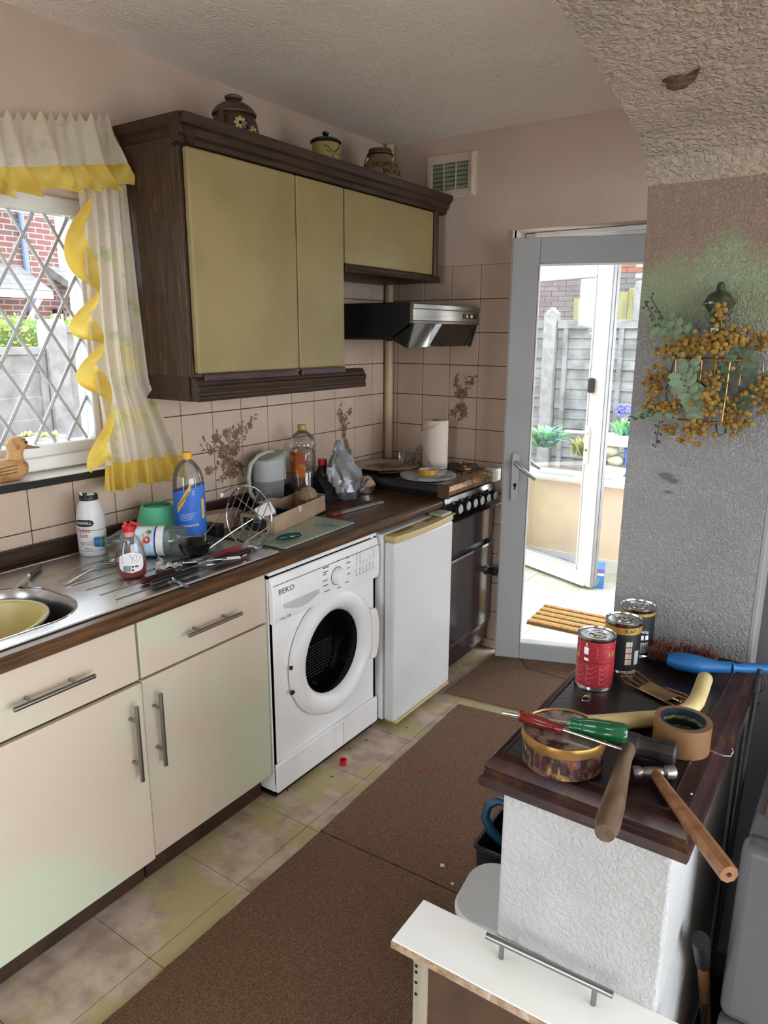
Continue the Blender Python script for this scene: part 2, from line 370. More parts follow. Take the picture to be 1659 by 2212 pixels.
struct('floor_shade_sheet', MB().box(1.931, 2.7, 1.0, 1.745, 0, .0008), mat('floor_shade_black', '#1b1918', .9), smooth=False)  # black sheet standing in for the shade in the gap
struct('wall_half', MB().box(1.656, 1.93, .99, 1.60, 0, .797), M_stub, bevel=.006)
struct('wall_dining', MB().box(1.926, 5.0, 3.08, 3.18, 0, 2.39), M_wall, smooth=False)
struct('wall_dining', MB().box(4.9, 5.0, -2.3, -1.9, 0, 2.39).box(4.9, 5.0, 2.9, 3.1, 0, 2.39).box(4.9, 5.0, -1.9, 2.9, 0, .05).box(4.9, 5.0, -1.9, 2.9, 2.3, 2.39), M_wall, smooth=False)
w2 = sempty('window_2_added'); f = MB()  # unseen window, added and sized to brighten the kitchen
for y in (-1.9, -.72, .46, 1.64, 2.84): f.box(4.92, 4.98, y, y+.06, .05, 2.3)
f.box(4.92, 4.98, -1.9, 2.9, .05, .11).box(4.92, 4.98, -1.9, 2.9, 2.24, 2.3); f.build('window_frame', M_white, w2, smooth=False)
MB().box(4.945, 4.951, -1.84, 2.84, .11, 2.24).build('glass', M_glass, w2, smooth=False)
struct('wall_back', MB().box(-.28, .85, -2.4, -2.3, 0, 2.39).box(2.35, 5.0, -2.4, -2.3, 0, 2.39).box(.85, 2.35, -2.4, -2.3, 2.3, 2.39), M_wall, smooth=False)
# unseen patio doors behind the camera, added and sized to bring in daylight
dr = sempty('door_2_added')
f = MB()
for x in (.85, 1.57, 2.29): f.box(x, x+.06, -2.37, -2.32, 0, 2.3)
f.box(.85, 2.35, -2.37, -2.32, 0, .06).box(.85, 2.35, -2.37, -2.32, 2.24, 2.3); f.build('door_frame', M_white, dr, smooth=False)
MB().box(.91, 2.29, -2.348, -2.342, .06, 2.24).build('glass', M_glass, dr, smooth=False)

# ================================================================ window, leaded lights
WN = sempty('window_1')
GX = -.12
f = MB().box(-.158, -.08, WY0, WY1, 1.885, WZ1).box(-.158, -.08, WY0, WY1, WZ0, 1.185).box(-.158, -.08, 1.45, WY1, 1.185, 1.885).box(-.158, -.08, WY0, WY0+.06, 1.185, 1.885)
f.box(-.158, -.08, .30, .38, 1.185, 1.885).box(-.158, -.08, -.82, -.74, 1.185, 1.885)
f.build('window_frame', M_white, WN, smooth=False, bevel=.004)
MB().box(-.075, -.05, WY0, WY1, WZ0+.022, 1.15).build('lower_rail', M_white, WN, smooth=False, bevel=.004)
MB().box(GX-.003, GX+.003, WY0+.06, 1.45, 1.185, 1.885).build('glass', M_glass, WN, smooth=False)
# diamonds: two families of lead strips
cy, cz = 1.402, 1.818
dy, dz = .0573, .0953                                                 # one cell is 2*dy wide, 2*dz high
def clip(y0, z0, y1, z1, a=(WY0+.06, 1.45), b=(1.187, 1.883)):
    t0, t1 = 0, 1; DYY, DZZ = y1-y0, z1-z0
    for p, q in ((-DYY, y0-a[0]), (DYY, a[1]-y0), (-DZZ, z0-b[0]), (DZZ, b[1]-z0)):
        if abs(p) < 1e-9: continue
        t = q/p
        if p < 0: t0 = max(t0, t)
        else: t1 = min(t1, t)
    return None if t0 >= t1 else (y0+t0*DYY, z0+t0*DZZ, y0+t1*DYY, z0+t1*DZZ)
for s in (1, -1):
    for k in range(-8, 64):
        yy = cy-2*dy*k; c_ = clip(yy-12*dy*s*-1, cz-12*dz, yy+12*dy*s*-1, cz+12*dz)
        if c_ and math.hypot(c_[2]-c_[0], c_[3]-c_[1]) > .03:
            MB().rod((GX+.006, c_[0], c_[1]), (GX+.006, c_[2], c_[3]), .0056, n=6).build('lead_strip', M_lead, WN)
# sill: white tiles with a black nosing
SL = sempty('trim_2')
y = WY1+.05; first = True
while y > -1.95:
    y2 = max(y-.149, -1.96); MB().box(-.08, .052, y2+.0015, y-.0015, 1.09, 1.106).build('tile', mat('white_sill_tile', '#eeece8', .2), SL, smooth=False, bevel=.001, seg=1); y = y2
MB().box(.052, .062, -1.96, WY1+.05, 1.084, 1.106).build('nosing', M_black, SL, smooth=False)

# ================================================================ back door, open a little into the kitchen
DR = sempty('door_1')
f = MB().box(DX0+.002, .715, 3.2, 3.27, 0, DZ-.002).box(1.395, DX1-.002, 3.2, 3.27, 0, DZ-.002).box(.715, 1.395, 3.2, 3.27, 1.935, DZ-.002).box(.665, 1.44, 3.2, 3.27, .0, .028)
f.box(.715, 1.395, 3.185, 3.20, 1.95, DZ-.002)
f.build('door_frame', M_white, DR, smooth=False, bevel=.003)
LM = at(.70, 2.99, 0, rz=math.atan2(.352, .936))
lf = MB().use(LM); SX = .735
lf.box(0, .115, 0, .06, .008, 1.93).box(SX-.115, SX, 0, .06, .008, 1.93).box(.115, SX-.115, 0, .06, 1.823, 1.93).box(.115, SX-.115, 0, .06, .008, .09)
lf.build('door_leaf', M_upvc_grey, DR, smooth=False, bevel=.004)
bd = MB().use(LM)
for a in (.115, SX-.122): bd.box(a, a+.007, -.003, .03, .09, 1.823)
bd.box(.115, SX-.115, -.003, .03, 1.816, 1.823).box(.115, SX-.115, -.003, .03, .09, .098); bd.build('glazing_bead', M_white, DR, smooth=False, bevel=.002)
MB().use(LM).box(.12, SX-.12, .028, .034, .095, 1.82).build('glass', M_glass, DR, smooth=False)
hp = MB().use(LM); M_nick = mat('brushed_aluminium', '#b4b4b4', .35, metal=.8)
hp.rings([rrect(.058, .9, .016, .11, .012, 0, 4), rrect(.058, .9, .016, .11, .012, .009, 4)])
q = [LM @ V((p.x, -p.z, p.y)) for p in [LM.inverted() @ v for v in hp.v]]; hp.v = q
hpo = hp.build('handle_plate', M_nick, DR)
MB().use(LM).tube([(.058, -.008, .968), (.058, -.045, .968), (.075, -.052, .957), (.11, -.052, .93), (.15, -.05, .903)], [.01, .009, .0095, .009, .008], 10).build('lever', M_nick, hpo)
MB().use(LM).tube([(.1, .06, .968), (.1, .1, .965), (.115, .105, .957), (.14, .105, .938), (.165, .104, .925)], [.01, .009, .0095, .009, .008], 10).build('lever', M_nick, hpo)
kh = MB().use(LM @ at(.058, -.0095, .865, rx=PI/2)); kh.cyl(.0085, 0, .002, 14); kh.box(-.004, .004, -.022, 0, 0, .002); kh.build('keyhole', M_black, hpo)
MB().use(LM).box(.14, .165, .061, .063, 1.875, 1.91).build('sticker', mat('paper_sticker', '#c9b7a8', .6), DR, smooth=False)
struct('trim_3', MB().box(DX0-.0045, DX0, 3.07, 3.1, .05, DZ), M_whitepaint, smooth=False)
# corner pipe boxing
tag(MB().use(at(.03, 3.045, .856)).lathe([(.021, 0), (.021, 1.53)], 16).build('corner_pipe', mat('cream_pipe_paint', '#c8b191', .45, col2='#b9a183', ns=3), None), 'cream painted pipe running up the tiled corner behind the cooker', 'pipe')
# ================================================================ worktop and sink run
WT = .856
top = thing('worktop', 'long dark wood-effect worktop along the left wall', 'worktop', (0, 0, .816))
prof = [(.585, 0), (.608, 0), (.617, .006), (.62, .016), (.617, .030), (.608, .038), (.595, .04), (.585, .04)]
b = MB(); b.prism(prof, 'y', -.4, 2.59)
b.box(.545, .585, -.4, 2.59, 0, .04).box(.0, .165, -.4, 2.59, 0, .04).box(.165, .545, 1.02, 2.59, 0, .04).box(.165, .545, -.4, .42, 0, .04)
b.build('board', M_wood, top, ang=30)
MB().box(.008, .028, -.4, 2.56, .04, .088).build('upstand', M_oak, top, smooth=False, bevel=.003)
# stainless sink with drainer
sk = thing('kitchen_sink', 'stainless steel sink with ribbed drainer set in the worktop', 'sink', (0, 0, WT))
n = 48; bx, by, hx, hy = .362, .70, .172, .302
inner = rrect(bx, by, hx, hy, .13, 0, 11)
outer = [] 
ox0, ox1, oy0, oy1 = .075, .578, .30, 1.615
for p in inner:
    a = math.atan2((p[1]-by)/hy, (p[0]-bx)/hx); cx_, sy_ = math.cos(a), math.sin(a)
    q = max(abs(cx_), abs(sy_)); cx_, sy_ = cx_/q, sy_/q
    outer.append((bx+(cx_*(ox1-bx) if cx_ > 0 else cx_*(bx-ox0)), by+(sy_*(1.03-by) if sy_ > 0 else sy_*(by-oy0)), 0))
pl = MB()
def zz(r, z): return [(p[0], p[1], z) for p in r]
pl.rings([zz(outer, 0), zz(outer, .004), zz(inner, .004)], True, False, False)
pl.box(ox0, ox1, 1.03, oy1, 0, .004)
pl.build('sink_top', M_steel, sk, smooth=False)
bz = MB(); rs = []
for z, d in ((.004, 0), (-.004, .004), (-.02, .01), (-.10, .018), (-.14, .03), (-.155, .06)):
    rs.append(rrect(bx, by, hx-d, hy-d, max(.13-d*.6, .03), z, 11))
bz.rings(rs, True, False, True); bz.build('basin', M_steel, sk)
rim = MB(); rim.tube([(p[0], p[1], .0045) for p in inner], .0022, 6, True); rim.build('basin_rim', M_chrome, sk)
ed = MB(); ed.tube([(ox0, oy0, .003), (ox1, oy0, .003), (ox1, oy1, .003), (ox0, oy1, .003)], .004, 6, True); ed.build('sink_edge', M_steel, sk)
for i, x in enumerate((.205, .268, .333, .398, .462, .524)):
    r = MB(); r.prism([(x-.0045, .0035), (x-.002, .0065), (x+.002, .0065), (x+.0045, .0035)], 'y', 1.055, 1.53+.0*i); r.build('ridge', M_steel, sk)
# washing-up bowl
wb = thing('washing_up_bowl', 'cream plastic washing-up bowl sitting in the sink', 'bowl', (.345, .745, WT-.153))
P_ = mat('cream_plastic', '#d8c78f', .35, col2='#cfc07e', ns=4)
def oval(a, b_, z, n=48): return [(a*math.cos(2*PI*i/n), b_*math.sin(2*PI*i/n), z) for i in range(n)]
b = MB(); b.rings([oval(.115, .15, .003), oval(.125, .165, .012), oval(.14, .185, .09), oval(.147, .20, .137), oval(.155, .21, .14), oval(.157, .213, .134), oval(.152, .206, .131), oval(.136, .18, .02), oval(.11, .145, .0)], True, True, True)
b.build('bowl_body', P_, wb)
r = MB(); r.tube(oval(.1575, .2135, .1375), .0045, 6, True)
r.build('rolled_rim', mat('cream_rim', '#e2dcb4', .35), wb)
for i in range(-2, 22):
    a = -.9+i*.075
    if -.2 < a < .75: MB().rod((.16*math.cos(a), .2165*math.sin(a), .142), (.152*math.cos(a), .206*math.sin(a), .115), .0032, n=6).build('rib', mat('cream_rim'), wb)

# ================================================================ base cabinets
def bar_handle(parent, a, b_, standoff, r=.006, inset=.045):
    """bar between points a and b, standing off the face along standoff"""
    a, b_, so = V(a), V(b_), V(standoff); d = (b_-a).normalized()
    h = MB().rod(a+so, b_+so, r, n=12); o = h.build('handle', M_steelb, parent)
    for q in (a+d*inset, b_-d*inset): MB().rod(q, q+so, r*.75, n=10).build('post', M_steelb, o)
    return o
M_steelb = mat('brushed_nickel', '#9b9b98', .3, metal=1, ns=30)
def base_unit(y0, y1, label, handle_side, dz=0, open_=0.0):
    t = thing('base_cabinet', label, 'cabinet', (0, y0, 0)); W_ = y1-y0
    MB().box(.01, .560, .002, W_-.002, .10, .120).box(.01, .560, .002, .02, .12, .813).box(.01, .560, W_-.02, W_-.002, .12, .813).box(.01, .56, .02, W_-.02, .62, .64).build('carcass', M_carcass, t, smooth=False)
    MB().box(.51, .526, .002, W_-.002, 0, .10).build('plinth', M_plinth, t, smooth=False)
    d = MB().box(.562, .58, .002, W_-.002, .645, .807).build('drawer', M_cream, t, smooth=False, bevel=.003)
    bar_handle(d, (.58, W_/2-.1, .727+dz), (.58, W_/2+.1, .727+dz), (.034, 0, 0))
    o = MB().box(0, .018, -W_+.004, 0, .10, .638-abs(dz)) if handle_side > 0 else MB().box(0, .018, 0, W_-.004, .10, .638)
    do = o.build('door', M_cream, t, smooth=False, bevel=.003)
    if handle_side > 0: do.location = (.562+open_, W_-.002, 0); hy_ = -.045
    else: do.location = (.562, .002, 0); hy_ = .03
    bar_handle(do, (.018, hy_, .385), (.018, hy_, .60), (.034, 0, 0))
    return t
base_unit(.575, 1.072, 'ivory base cabinet under the sink, its handle on the right', 1, .0, .008)
base_unit(1.075, 1.552, 'ivory base cabinet beside the washing machine, its handle on the left', -1)
base_unit(.07, .572, 'ivory base cabinet nearest the camera at the left edge', -1)

# ================================================================ washing machine
M_app = mat('appliance_white', '#f4f4f4', .25, col2='#eeeeef', ns=2)
M_app2 = mat('appliance_white_plastic', '#f5f5f5', .35)
wm = thing('washing_machine', 'white front-loading washing machine under the worktop', 'washing machine', (0, 1.557, 0)); WW = .582
bd_ = MB().box(.03, .48, 0, WW, .02, .795).box(.48, .585, 0, .012, .02, .795).box(.48, .585, WW-.012, WW, .02, .795).box(.48, .585, 0, WW, .02, .03).box(.48, .585, 0, WW, .785, .795)
cir = [(.305+.1505*math.cos(2*PI*i/64), .432+.1505*math.sin(2*PI*i/64)) for i in range(64)]
def sqp(y, z):
    dy_, dz_ = y-.305, z-.432; q = max(abs(dy_)/(WW-.305 if dy_ > 0 else .305), abs(dz_)/(.363 if dz_ > 0 else .412)); return (.305+dy_/q, .432+dz_/q)
bd_.rings([[(.585, *sqp(*p)) for p in cir], [(.585, *p) for p in cir]], True, False, False)
bd_.build('body', M_app, wm, smooth=False)
MB().box(.03, .592, .0, WW, .795, .812).build('top_lid', M_app2, wm, smooth=False, bevel=.004)
MB().box(.06, .575, .01, WW-.01, 0, .02).build('feet', M_black, wm, smooth=False)
fp = MB(); fp.prism([(.585, .79), (.585, .635), (.6, .635), (.606, .66), (.606, .735), (.602, .765), (.594, .79)], 'y', 0, WW)
pn = fp.build('control_panel', M_app2, wm, bevel=.003)
MB().box(.6045, .6066, .002, WW-.002, .7635, .7648).build('panel_seam', mat('seam_grey', '#6f6f6f', .6), pn, smooth=False)
kp = MB().box(.585, .598, 0, WW, .028, .135); kpo = kp.build('kick_panel', M_app2, wm, smooth=False, bevel=.006)
MB().box(.597, .5988, .36, .3612, .03, .133).build('panel_seam', mat('seam_grey'), kpo, smooth=False)
MB().box(.597, .601, .33, .40, .125, .137).build('catch', M_app2, kpo, smooth=False, bevel=.002)
dm = at(.588, .305, .432, ry=PI/2)
def T_(mb): return mb.use(dm)
ring = T_(MB()).lathe([(.226, 0), (.228, .012), (.222, .026), (.205, .036), (.185, .034), (.165, .022), (.152, .004), (.150, -.02)], 48, False, False)
ro = ring.build('door_ring', M_app2, wm)
T_(MB()).lathe([(.151, .004), (.146, -.03), (.13, -.05), (.1, -.062), (.05, -.07), (.001, -.072)], 40, False, False).build('door_glass_bowl', mat('dark_door_glass', '#0b0b0c', .12, spec=.08, ns=9), wm)
T_(MB()).lathe([(.151, .003), (.14, .006), (.001, .012)], 40, False, False).build('door_glass', thin_glass('smoked_glass', (.5, .5, .52), .006, fres=.15), wm)
drum = MB()
for i in range(15):
    for j in range(15):
        x, y = -.095+i*.0125, -.10+j*.0125
        if x*x+y*y < .0092 and y < .045: drum.use(dm @ at(-y*.9+.01, x*1.0-.03, -.044+.28*(x*x+y*y))).cbox(0, 0, 0, .003, .006, .0015)
drum.build('drum_holes', mat('drum_steel', '#c5c5c5', .3, metal=.6), wm, smooth=False)
hd = MB().use(at(.6, .305, .432))
hd.prism([(.150+.058*math.cos(t) if False else .196+.012*math.sin((t+.5)*3), .10-.2*(t+.5)) for t in [i/10-.5 for i in range(11)]]+[(.244-.02*abs(t*2)**3, .10-.2*(t+.5)) for t in [.5-i/10 for i in range(11)]], 'x', .0, .03)
hd.build('door_handle', M_app2, wm, bevel=.005)
for z_ in (.37, .46): MB().box(.598, .606, .305-.233, .305-.218, z_-.006, z_+.006).build('hinge_slot', M_black, wm, smooth=False)
MB().box(.606, .6072, .04, .2, .66, .72).build('soap_drawer', M_app2, pn, smooth=False, bevel=.0004)
gr = MB().use(at(.6, .13, .69) @ Mx.Diagonal((1, 1.5, 1.25, 1)))
gr.rings([[(.0075, -.06+.012*k, .004+.0*k) for k in range(11)]+[(.0075, .06-.012*k, -.018*math.sin(PI*(k+.0)/10)-.004) for k in range(11)], [(.013, -.058+.0116*k, .0) for k in range(11)]+[(.013, .058-.0116*k, -.016*math.sin(PI*k/10)-.005) for k in range(11)]])
gr.build('drawer_grip', mat('grip_shadow_white', '#c9c9c9', .4), pn)
kn = MB().use(at(.606, .322, .712, ry=PI/2)).lathe([(.031, 0), (.030, .012), (.026, .02), (.001, .021)], 28, True, False); ko = kn.build('dial', M_app2, pn)
MB().use(at(.606, .322, .712, ry=PI/2)).lathe([(.0335, 0), (.0335, .0012)], 28).build('dial_ring', mat('seam_grey'), pn)
for i in range(6):
    MB().use(at(.6058, .437+i*.0205, .7, ry=PI/2)).lathe([(.0085, 0), (.008, .006), (.001, .0075)], 14, True, False, 1.15, 1).build('button', M_app2, pn)
dots = MB()
for y, n_, z_ in ((.437, 5, .722), (.457, 5, .722), (.478, 1, .722), (.498, 1, .722), (.519, 3, .722), (.54, 5, .722)):
    for k in range(n_): dots.box(.606, .6066, y-.0016, y+.0016, z_+k*.0085, z_+k*.0085+.0032)
    if n_ > 1 and False: pass
dots.build('indicator_dots', M_black, pn, smooth=False)
FR = Mx(((0, 0, 1, 0), (1, 0, 0, 0), (0, 1, 0, 0), (0, 0, 0, 1)))      # text plane facing +x: x->y, y->z
tx = MB(); text_flat(tx, 'BEKO', .026, Mx.Translation((.6066, .062, .738)) @ FR, sx=1.15)
for dy_, dz_, w_ in ((-.075, .045, .03), (-.075, .03, .026), (-.078, .022, .02), (-.078, 0, .024), (-.076, -.018, .026), (-.07, -.04, .03), (.05, .05, .02), (.055, .03, .022), (.058, .01, .016), (.058, -.012, .018), (.045, -.04, .02), (0, .052, .014), (0, -.047, .02)):
    tx.box(.606, .6066, .322+dy_, .322+dy_+w_, .712+dz_, .712+dz_+.0028)
for i in range(6): tx.box(.606, .6066, .43+i*.0205, .443+i*.0205, .682, .6836)
text_flat(tx, '6 kg  1200', .012, Mx.Translation((.6066, .055, .648)) @ FR)
tx.build('lettering', mat('print_dark_grey', '#3b3b3d', .6), pn, smooth=False)

# ================================================================ fridge
fr = thing('fridge', 'white undercounter fridge with yellowed top trim beside the washing machine', 'fridge', (0, 2.148, 0)); FW = .44
MB().box(.04, .615, 0, FW, .03, .80).build('body', M_app, fr, smooth=False, bevel=.006)
dd = MB().box(.62, .672, -.002, FW, .035, .775).build('door', mat('fridge_enamel', '#dedede', .2, col2='#d3d4d5', ns=2), fr, smooth=False, bevel=.012, seg=3)
M_yel = mat('yellowed_plastic', '#cdb987', .4, col2='#c2ad76', ns=7)
tr = MB(); tr.prism([(.620, 0)]+[(.672+.016*math.sin(PI*i/12), FW*i/12) for i in range(13)]+[(.620, FW)], 'z', .776, .80); to = tr.build('top_trim', M_yel, dd, bevel=.004)
MB().box(.63, .655, .04, .16, .7995, .802).build('trim_recess', mat('yellow_recess', '#8f7d4f', .5), to, smooth=False)
MB().box(.63, .655, .26, .40, .7995, .802).build('trim_recess', mat('yellow_recess'), to, smooth=False)
lt = MB(); text_flat(lt, 'BEKO', .012, Mx.Translation((.6878, .22, .788)) @ FR); lt.build('lettering', mat('print_dark_grey'), to, smooth=False)
MB().box(.622, .674, .01, FW-.005, .026, .036).build('seal', M_yel, dd, smooth=False, bevel=.003)
MB().box(.6, .665, FW-.085, FW-.005, .802, .812).build('hinge_cap', mat('pale_green_plastic', '#b9bfa6', .4), fr, smooth=False, bevel=.002)
rs_ = MB(); rnd = random.Random(4)
for i in range(46):
    y = FW*(.15+.85*rnd.random()**.6); z = .05+.30*rnd.random()**2.6; s = rnd.uniform(.0008, .0022); rs_.use(at(.6722, y, z, ry=PI/2)).lathe([(s, 0), (s*.6, .0006)], 6)
rs_.build('rust_spots', mat('rust', '#3c2a20', .9), dd, smooth=False); fr.children[0]['kind'] = 'thing'
for o in dd.children:
    if o.name.startswith('rust'): o['kind'] = 'stuff'

# ================================================================ cooker
ck = thing('gas_cooker', 'brown and steel gas cooker in the corner by the back door', 'cooker', (0, 2.595, 0)); CW = .465
M_br = mat('brown_enamel', '#3b2c29', .16, col2='#2e2426', ns=3, spec=.7)
MB().box(.03, .60, 0, CW, .03, .90).build('body', M_black, ck, smooth=False, bevel=.004)
MB().box(.60, .618, .004, CW-.004, .06, .155).build('bottom_panel', M_br, ck, smooth=False, bevel=.003)
lo = MB().box(.60, .632, .004, CW-.004, .16, .565).build('oven_door', M_br, ck, smooth=False, bevel=.006)
go = MB().box(.60, .632, .004, CW-.004, .59, .745).build('grill_door', M_br, ck, smooth=False, bevel=.006)
MB().box(.6, .6335, .004, CW-.004, .555, .5665).build('door_trim', M_chrome, lo, smooth=False)
MB().box(.618, .6195, .01, CW-.01, .15, .153).box(.618, .6195, .01, CW-.01, .14, .142).build('gold_line', mat('gold_line', '#b98d50', .35, metal=.7), ck, smooth=False)
kb = MB().use(at(.632, .405, .435, ry=PI/2)).lathe([(.026, 0), (.022, .006), (.016, .012), (.016, .03), (.021, .036), (.021, .052), (.001, .053)], 24, True, False).build('knob', M_black, lo)
MB().use(at(.6845, .405, .435, ry=PI/2)).lathe([(.0205, 0), (.0205, .0015), (.016, .002)], 24).build('knob_cap', M_chrome, kb)
cp = MB(); cp.prism([(.6, .855), (.6, .75), (.66, .752), (.672, .757), (.655, .765), (.632, .775), (.622, .852)], 'y', .0, CW); cpo = cp.build('control_panel', mat('worn_steel_panel', '#a9a9a8', .22, metal=1, col2='#97938f', ns=9, bump=.05, bs=30), ck, ang=25)
for i, y in enumerate((.062, .135, .20, .265, .33, .398)):
    k_ = MB().use(at(.626, y, .806, ry=PI/2)).lathe([(.024, 0), (.024, .008), (.017, .01), (.017, .02), (.0225, .022), (.0225, .040), (.019, .0415)], 24).build('knob', M_black, cpo)
    MB().use(at(.667, y, .806, ry=PI/2)).lathe([(.019, 0), (.0185, .0022), (.001, .003)], 24, True, False).build('knob_face', mat('knob_silver', '#c9c7c2', .25, metal=.6), k_)
# hob
hb = MB().box(.03, .60, -.012, CW+.005, .898, .915).build('hob_plate', mat('hob_black_glass', '#121314', .12, spec=.6), ck, smooth=False, bevel=.003)
MB().box(.06, .60, -.017, -.0, .884, .915).build('side_trim', mat('ribbed_steel', '#4b4b4b', .4, metal=.8), ck, smooth=False)
for z_ in (.887, .893, .899, .905): MB().box(.06, .60, -.0195, -.016, z_, z_+.003).build('rib', mat('rib_steel', '#7a7a7a', .35, metal=.9), hb, smooth=False)
fb = MB(); fb.prism([(.598, .866), (.64, .866), (.652, .877), (.655, .893), (.648, .912), (.635, .922), (.598, .921)], 'y', -.018, CW+.006)
fb.build('front_rail', mat('copper_foil_tape', '#8b6544', .2, metal=.55, col2='#6a4c33', ns=16, bump=.5, bs=26, dist=.01), ck, ang=25)
MB().box(.598, .657, -.024, -.016, .862, .923).build('rail_end', mat('brown_end_cap', '#5e4431', .5), ck, smooth=False, bevel=.01)
MB().box(.6, .6575, CW-.07, CW+.008, .865, .923).build('rail_end', mat('grey_end_cap', '#b7b9ae', .4), ck, smooth=False, bevel=.006)
# pan supports and burner
bn = MB().use(at(.49, .40, .915)); bn.lathe([(.05, 0), (.048, .008), (.03, .010), (.03, .016), (.022, .018)], 24); bn.build('burner', mat('burner_brass', '#6d5138', .35, metal=.8), ck)
ps = MB()
for a in range(4): ps.use(at(.49, .40, .915, rz=a*PI/2+.4)).tube([(.018, 0, .022), (.06, 0, .022), (.068, 0, .018), (.07, 0, .0)], .0028, 6)
ps.build('pan_support', M_blackm, ck)
# ================================================================ wall cupboards
uc = thing('wall_cupboard', 'dark oak wall cupboard with cream doors above the worktop', 'cupboard', (0, 1.54, 1.33))
UW = 1.532                                                           # runs to the far wall
c_ = MB().box(.008, .305, 0, .018, .01, .80).build('side_panel', M_oakv, uc, smooth=False, bevel=.002)
b = MB().box(.008, .30, .018, .757, .075, .093).box(.008, .30, .018, UW-.06, .745, .763).box(.008, .30, .739, .757, .093, .745).box(.008, .30, .757, UW-.06, .46, .478).box(.008, .014, .018, .75, .093, .745).box(.008, .305, UW-.065, UW-.045, .46, .763)
b.build('carcass', M_oak, uc, smooth=False)
DRS = ((.012, .484, .078, .728), (.489, .756, .078, .728), (.764, 1.412, .462, .728))
for y0, y1, z0, z1 in DRS:
    MB().box(.308, .33, y0, y1, z0, z1).build('door', M_cream_up, uc, smooth=False, bevel=.006, seg=3)
fst = MB().box(.29, .335, 1.418, 1.452, .455, .735).build('end_stile', M_oakv, uc, smooth=False, bevel=.004)
MB().box(.29, .31, .0, 1.45, .728, .745).build('top_rail', M_oak, uc, smooth=False)
cor = [(.30, .728), (.325, .735), (.328, .75), (.338, .757), (.342, .775), (.352, .782), (.36, .80), (.362, .808), (.30, .808)]
o_ = MB(); o_.prism(cor, 'y', -.02, UW+.0).box(.008, .30, -.0, 1.46, .763, .772)
o_.build('cornice', M_oak, uc, ang=25)
rt = MB(); rt.rings([[(x, -(p[0]-.335)-.0, p[1]) for p in cor] for x in (.05, .30+.0, .345)]); rt.build('cornice_return', M_oak, uc, ang=25)
bk = MB(); bk.add([(.05, -.03, .735), (.05, .01, .74), (.05, -.026, .806), (.02, -.02, .80), (.03, .0, .75)], [(0, 1, 2), (0, 2, 3), (0, 3, 4), (1, 2, 3), (1, 3, 4), (0, 1, 4)]); bk.build('broken_cornice_end', mat('raw_chipboard', '#8a765c', .9, col2='#4a3a2a', ns=40), uc, smooth=False)
pel = [(.29, -.008), (.336, -.008), (.34, .004), (.334, .014), (.338, .024), (.342, .036), (.334, .044), (.330, .056), (.322, .066), (.29, .066)]
o_ = MB(); o_.prism(pel, 'y', 0, .885); o_.build('pelmet', M_oak, uc, ang=25, bevel=.002)
MB().box(.008, .300, -.004, .017, -.008, .069).build('pelmet_return', M_oak, uc, smooth=False)
for y0, y1 in ((.03, .47), (.49, .75)):
    hp_ = MB().box(.322, .338, y0, y1, .054, .076); hp_.build('pull_strip', mat('pull_strip_wood', '#4a342a', .4, col2='#332336', ns=8, stretch=(10, 1, 10)), uc, smooth=False, bevel=.003)
pel2 = [(.29, .43), (.332, .43), (.336, .437), (.33, .445), (.334, .452), (.328, .46), (.29, .462)]
o_ = MB(); o_.prism(pel2, 'y', .76, 1.475); o_.build('pelmet', M_oak, uc, ang=25, bevel=.002)
MB().box(.008, .30, .76, 1.47, .43, .46).build('bottom_board', M_oak, uc, smooth=False)

# ================================================================ cooker hood
ho = thing('cooker_hood', 'black and steel cooker hood with a smoked glass visor', 'cooker hood', (0, 2.51, 0))
M_hb = mat('hood_black', '#161616', .45, ns=5)
h = MB(); h.prism([(.0, 1.513), (.415, 1.513), (.495, 1.56), (.495, 1.655), (.0, 1.655)], 'y', 0, .555); h.build('housing', M_hb, ho, smooth=False, bevel=.003)
fpn = MB(); fpn.prism([(.496, 1.574), (.510, 1.574), (.512, 1.582), (.509, 1.586), (.509, 1.628), (.512, 1.632), (.511, 1.648), (.496, 1.655)], 'y', -.003, .56)
fo = fpn.build('front_panel', mat('hood_steel', '#9b968d', .3, metal=.9, col2='#8a8378', ns=3, stretch=(3, 1, 30)), ho, smooth=False)
MB().box(.509, .5115, .41, .535, 1.598, 1.618).build('switch_panel', mat('switch_brown', '#2c2023', .4), fo, smooth=False)
for y_, w_ in ((.435, .012), (.475, .016)): MB().box(.511, .5145, y_, y_+w_, 1.602, 1.615).build('switch', mat('ivory_switch', '#d9cc9a', .4), fo, smooth=False, bevel=.001)
lt = MB(); text_flat(lt, 'neff', .014, Mx.Translation((.5097, .045, 1.608)) @ FR); lt.build('lettering', mat('print_silver', '#c9c3ac', .5), fo, smooth=False)
vm = at(.503, 0, 1.574, ry=.30)
for y0, y1, nm, mt_ in ((.012, .16, 'visor_reflection', mat('visor_reflection_metal', '#b5b3ae', .08, metal=.9, ns=12)), (.16, .535, 'visor', thin_glass('smoked_visor', (.42, .41, .39), .12))):  # bright metal strip stands in for a reflection on the visor
    MB().use(vm).box(-.002, .003, y0, y1, -.098, 0).build(nm, mt_, ho, smooth=False)
for y0 in (.0, .535): e = MB(); e.prism([(.40, 1.512), (.478, 1.476), (.508, 1.574), (.495, 1.575)], 'y', y0, y0+.012); e.build('visor_cheek', M_hb, ho, smooth=False)
MB().box(.02, .40, .02, .53, 1.508, 1.513).build('grease_filter', mat('filter_mesh', '#3a3936', .5, metal=.6, bump=.6, bs=160), ho, smooth=False)
MB().box(.36, .375, .03, .05, 1.503, 1.513).build('catch', M_black, ho, smooth=False)

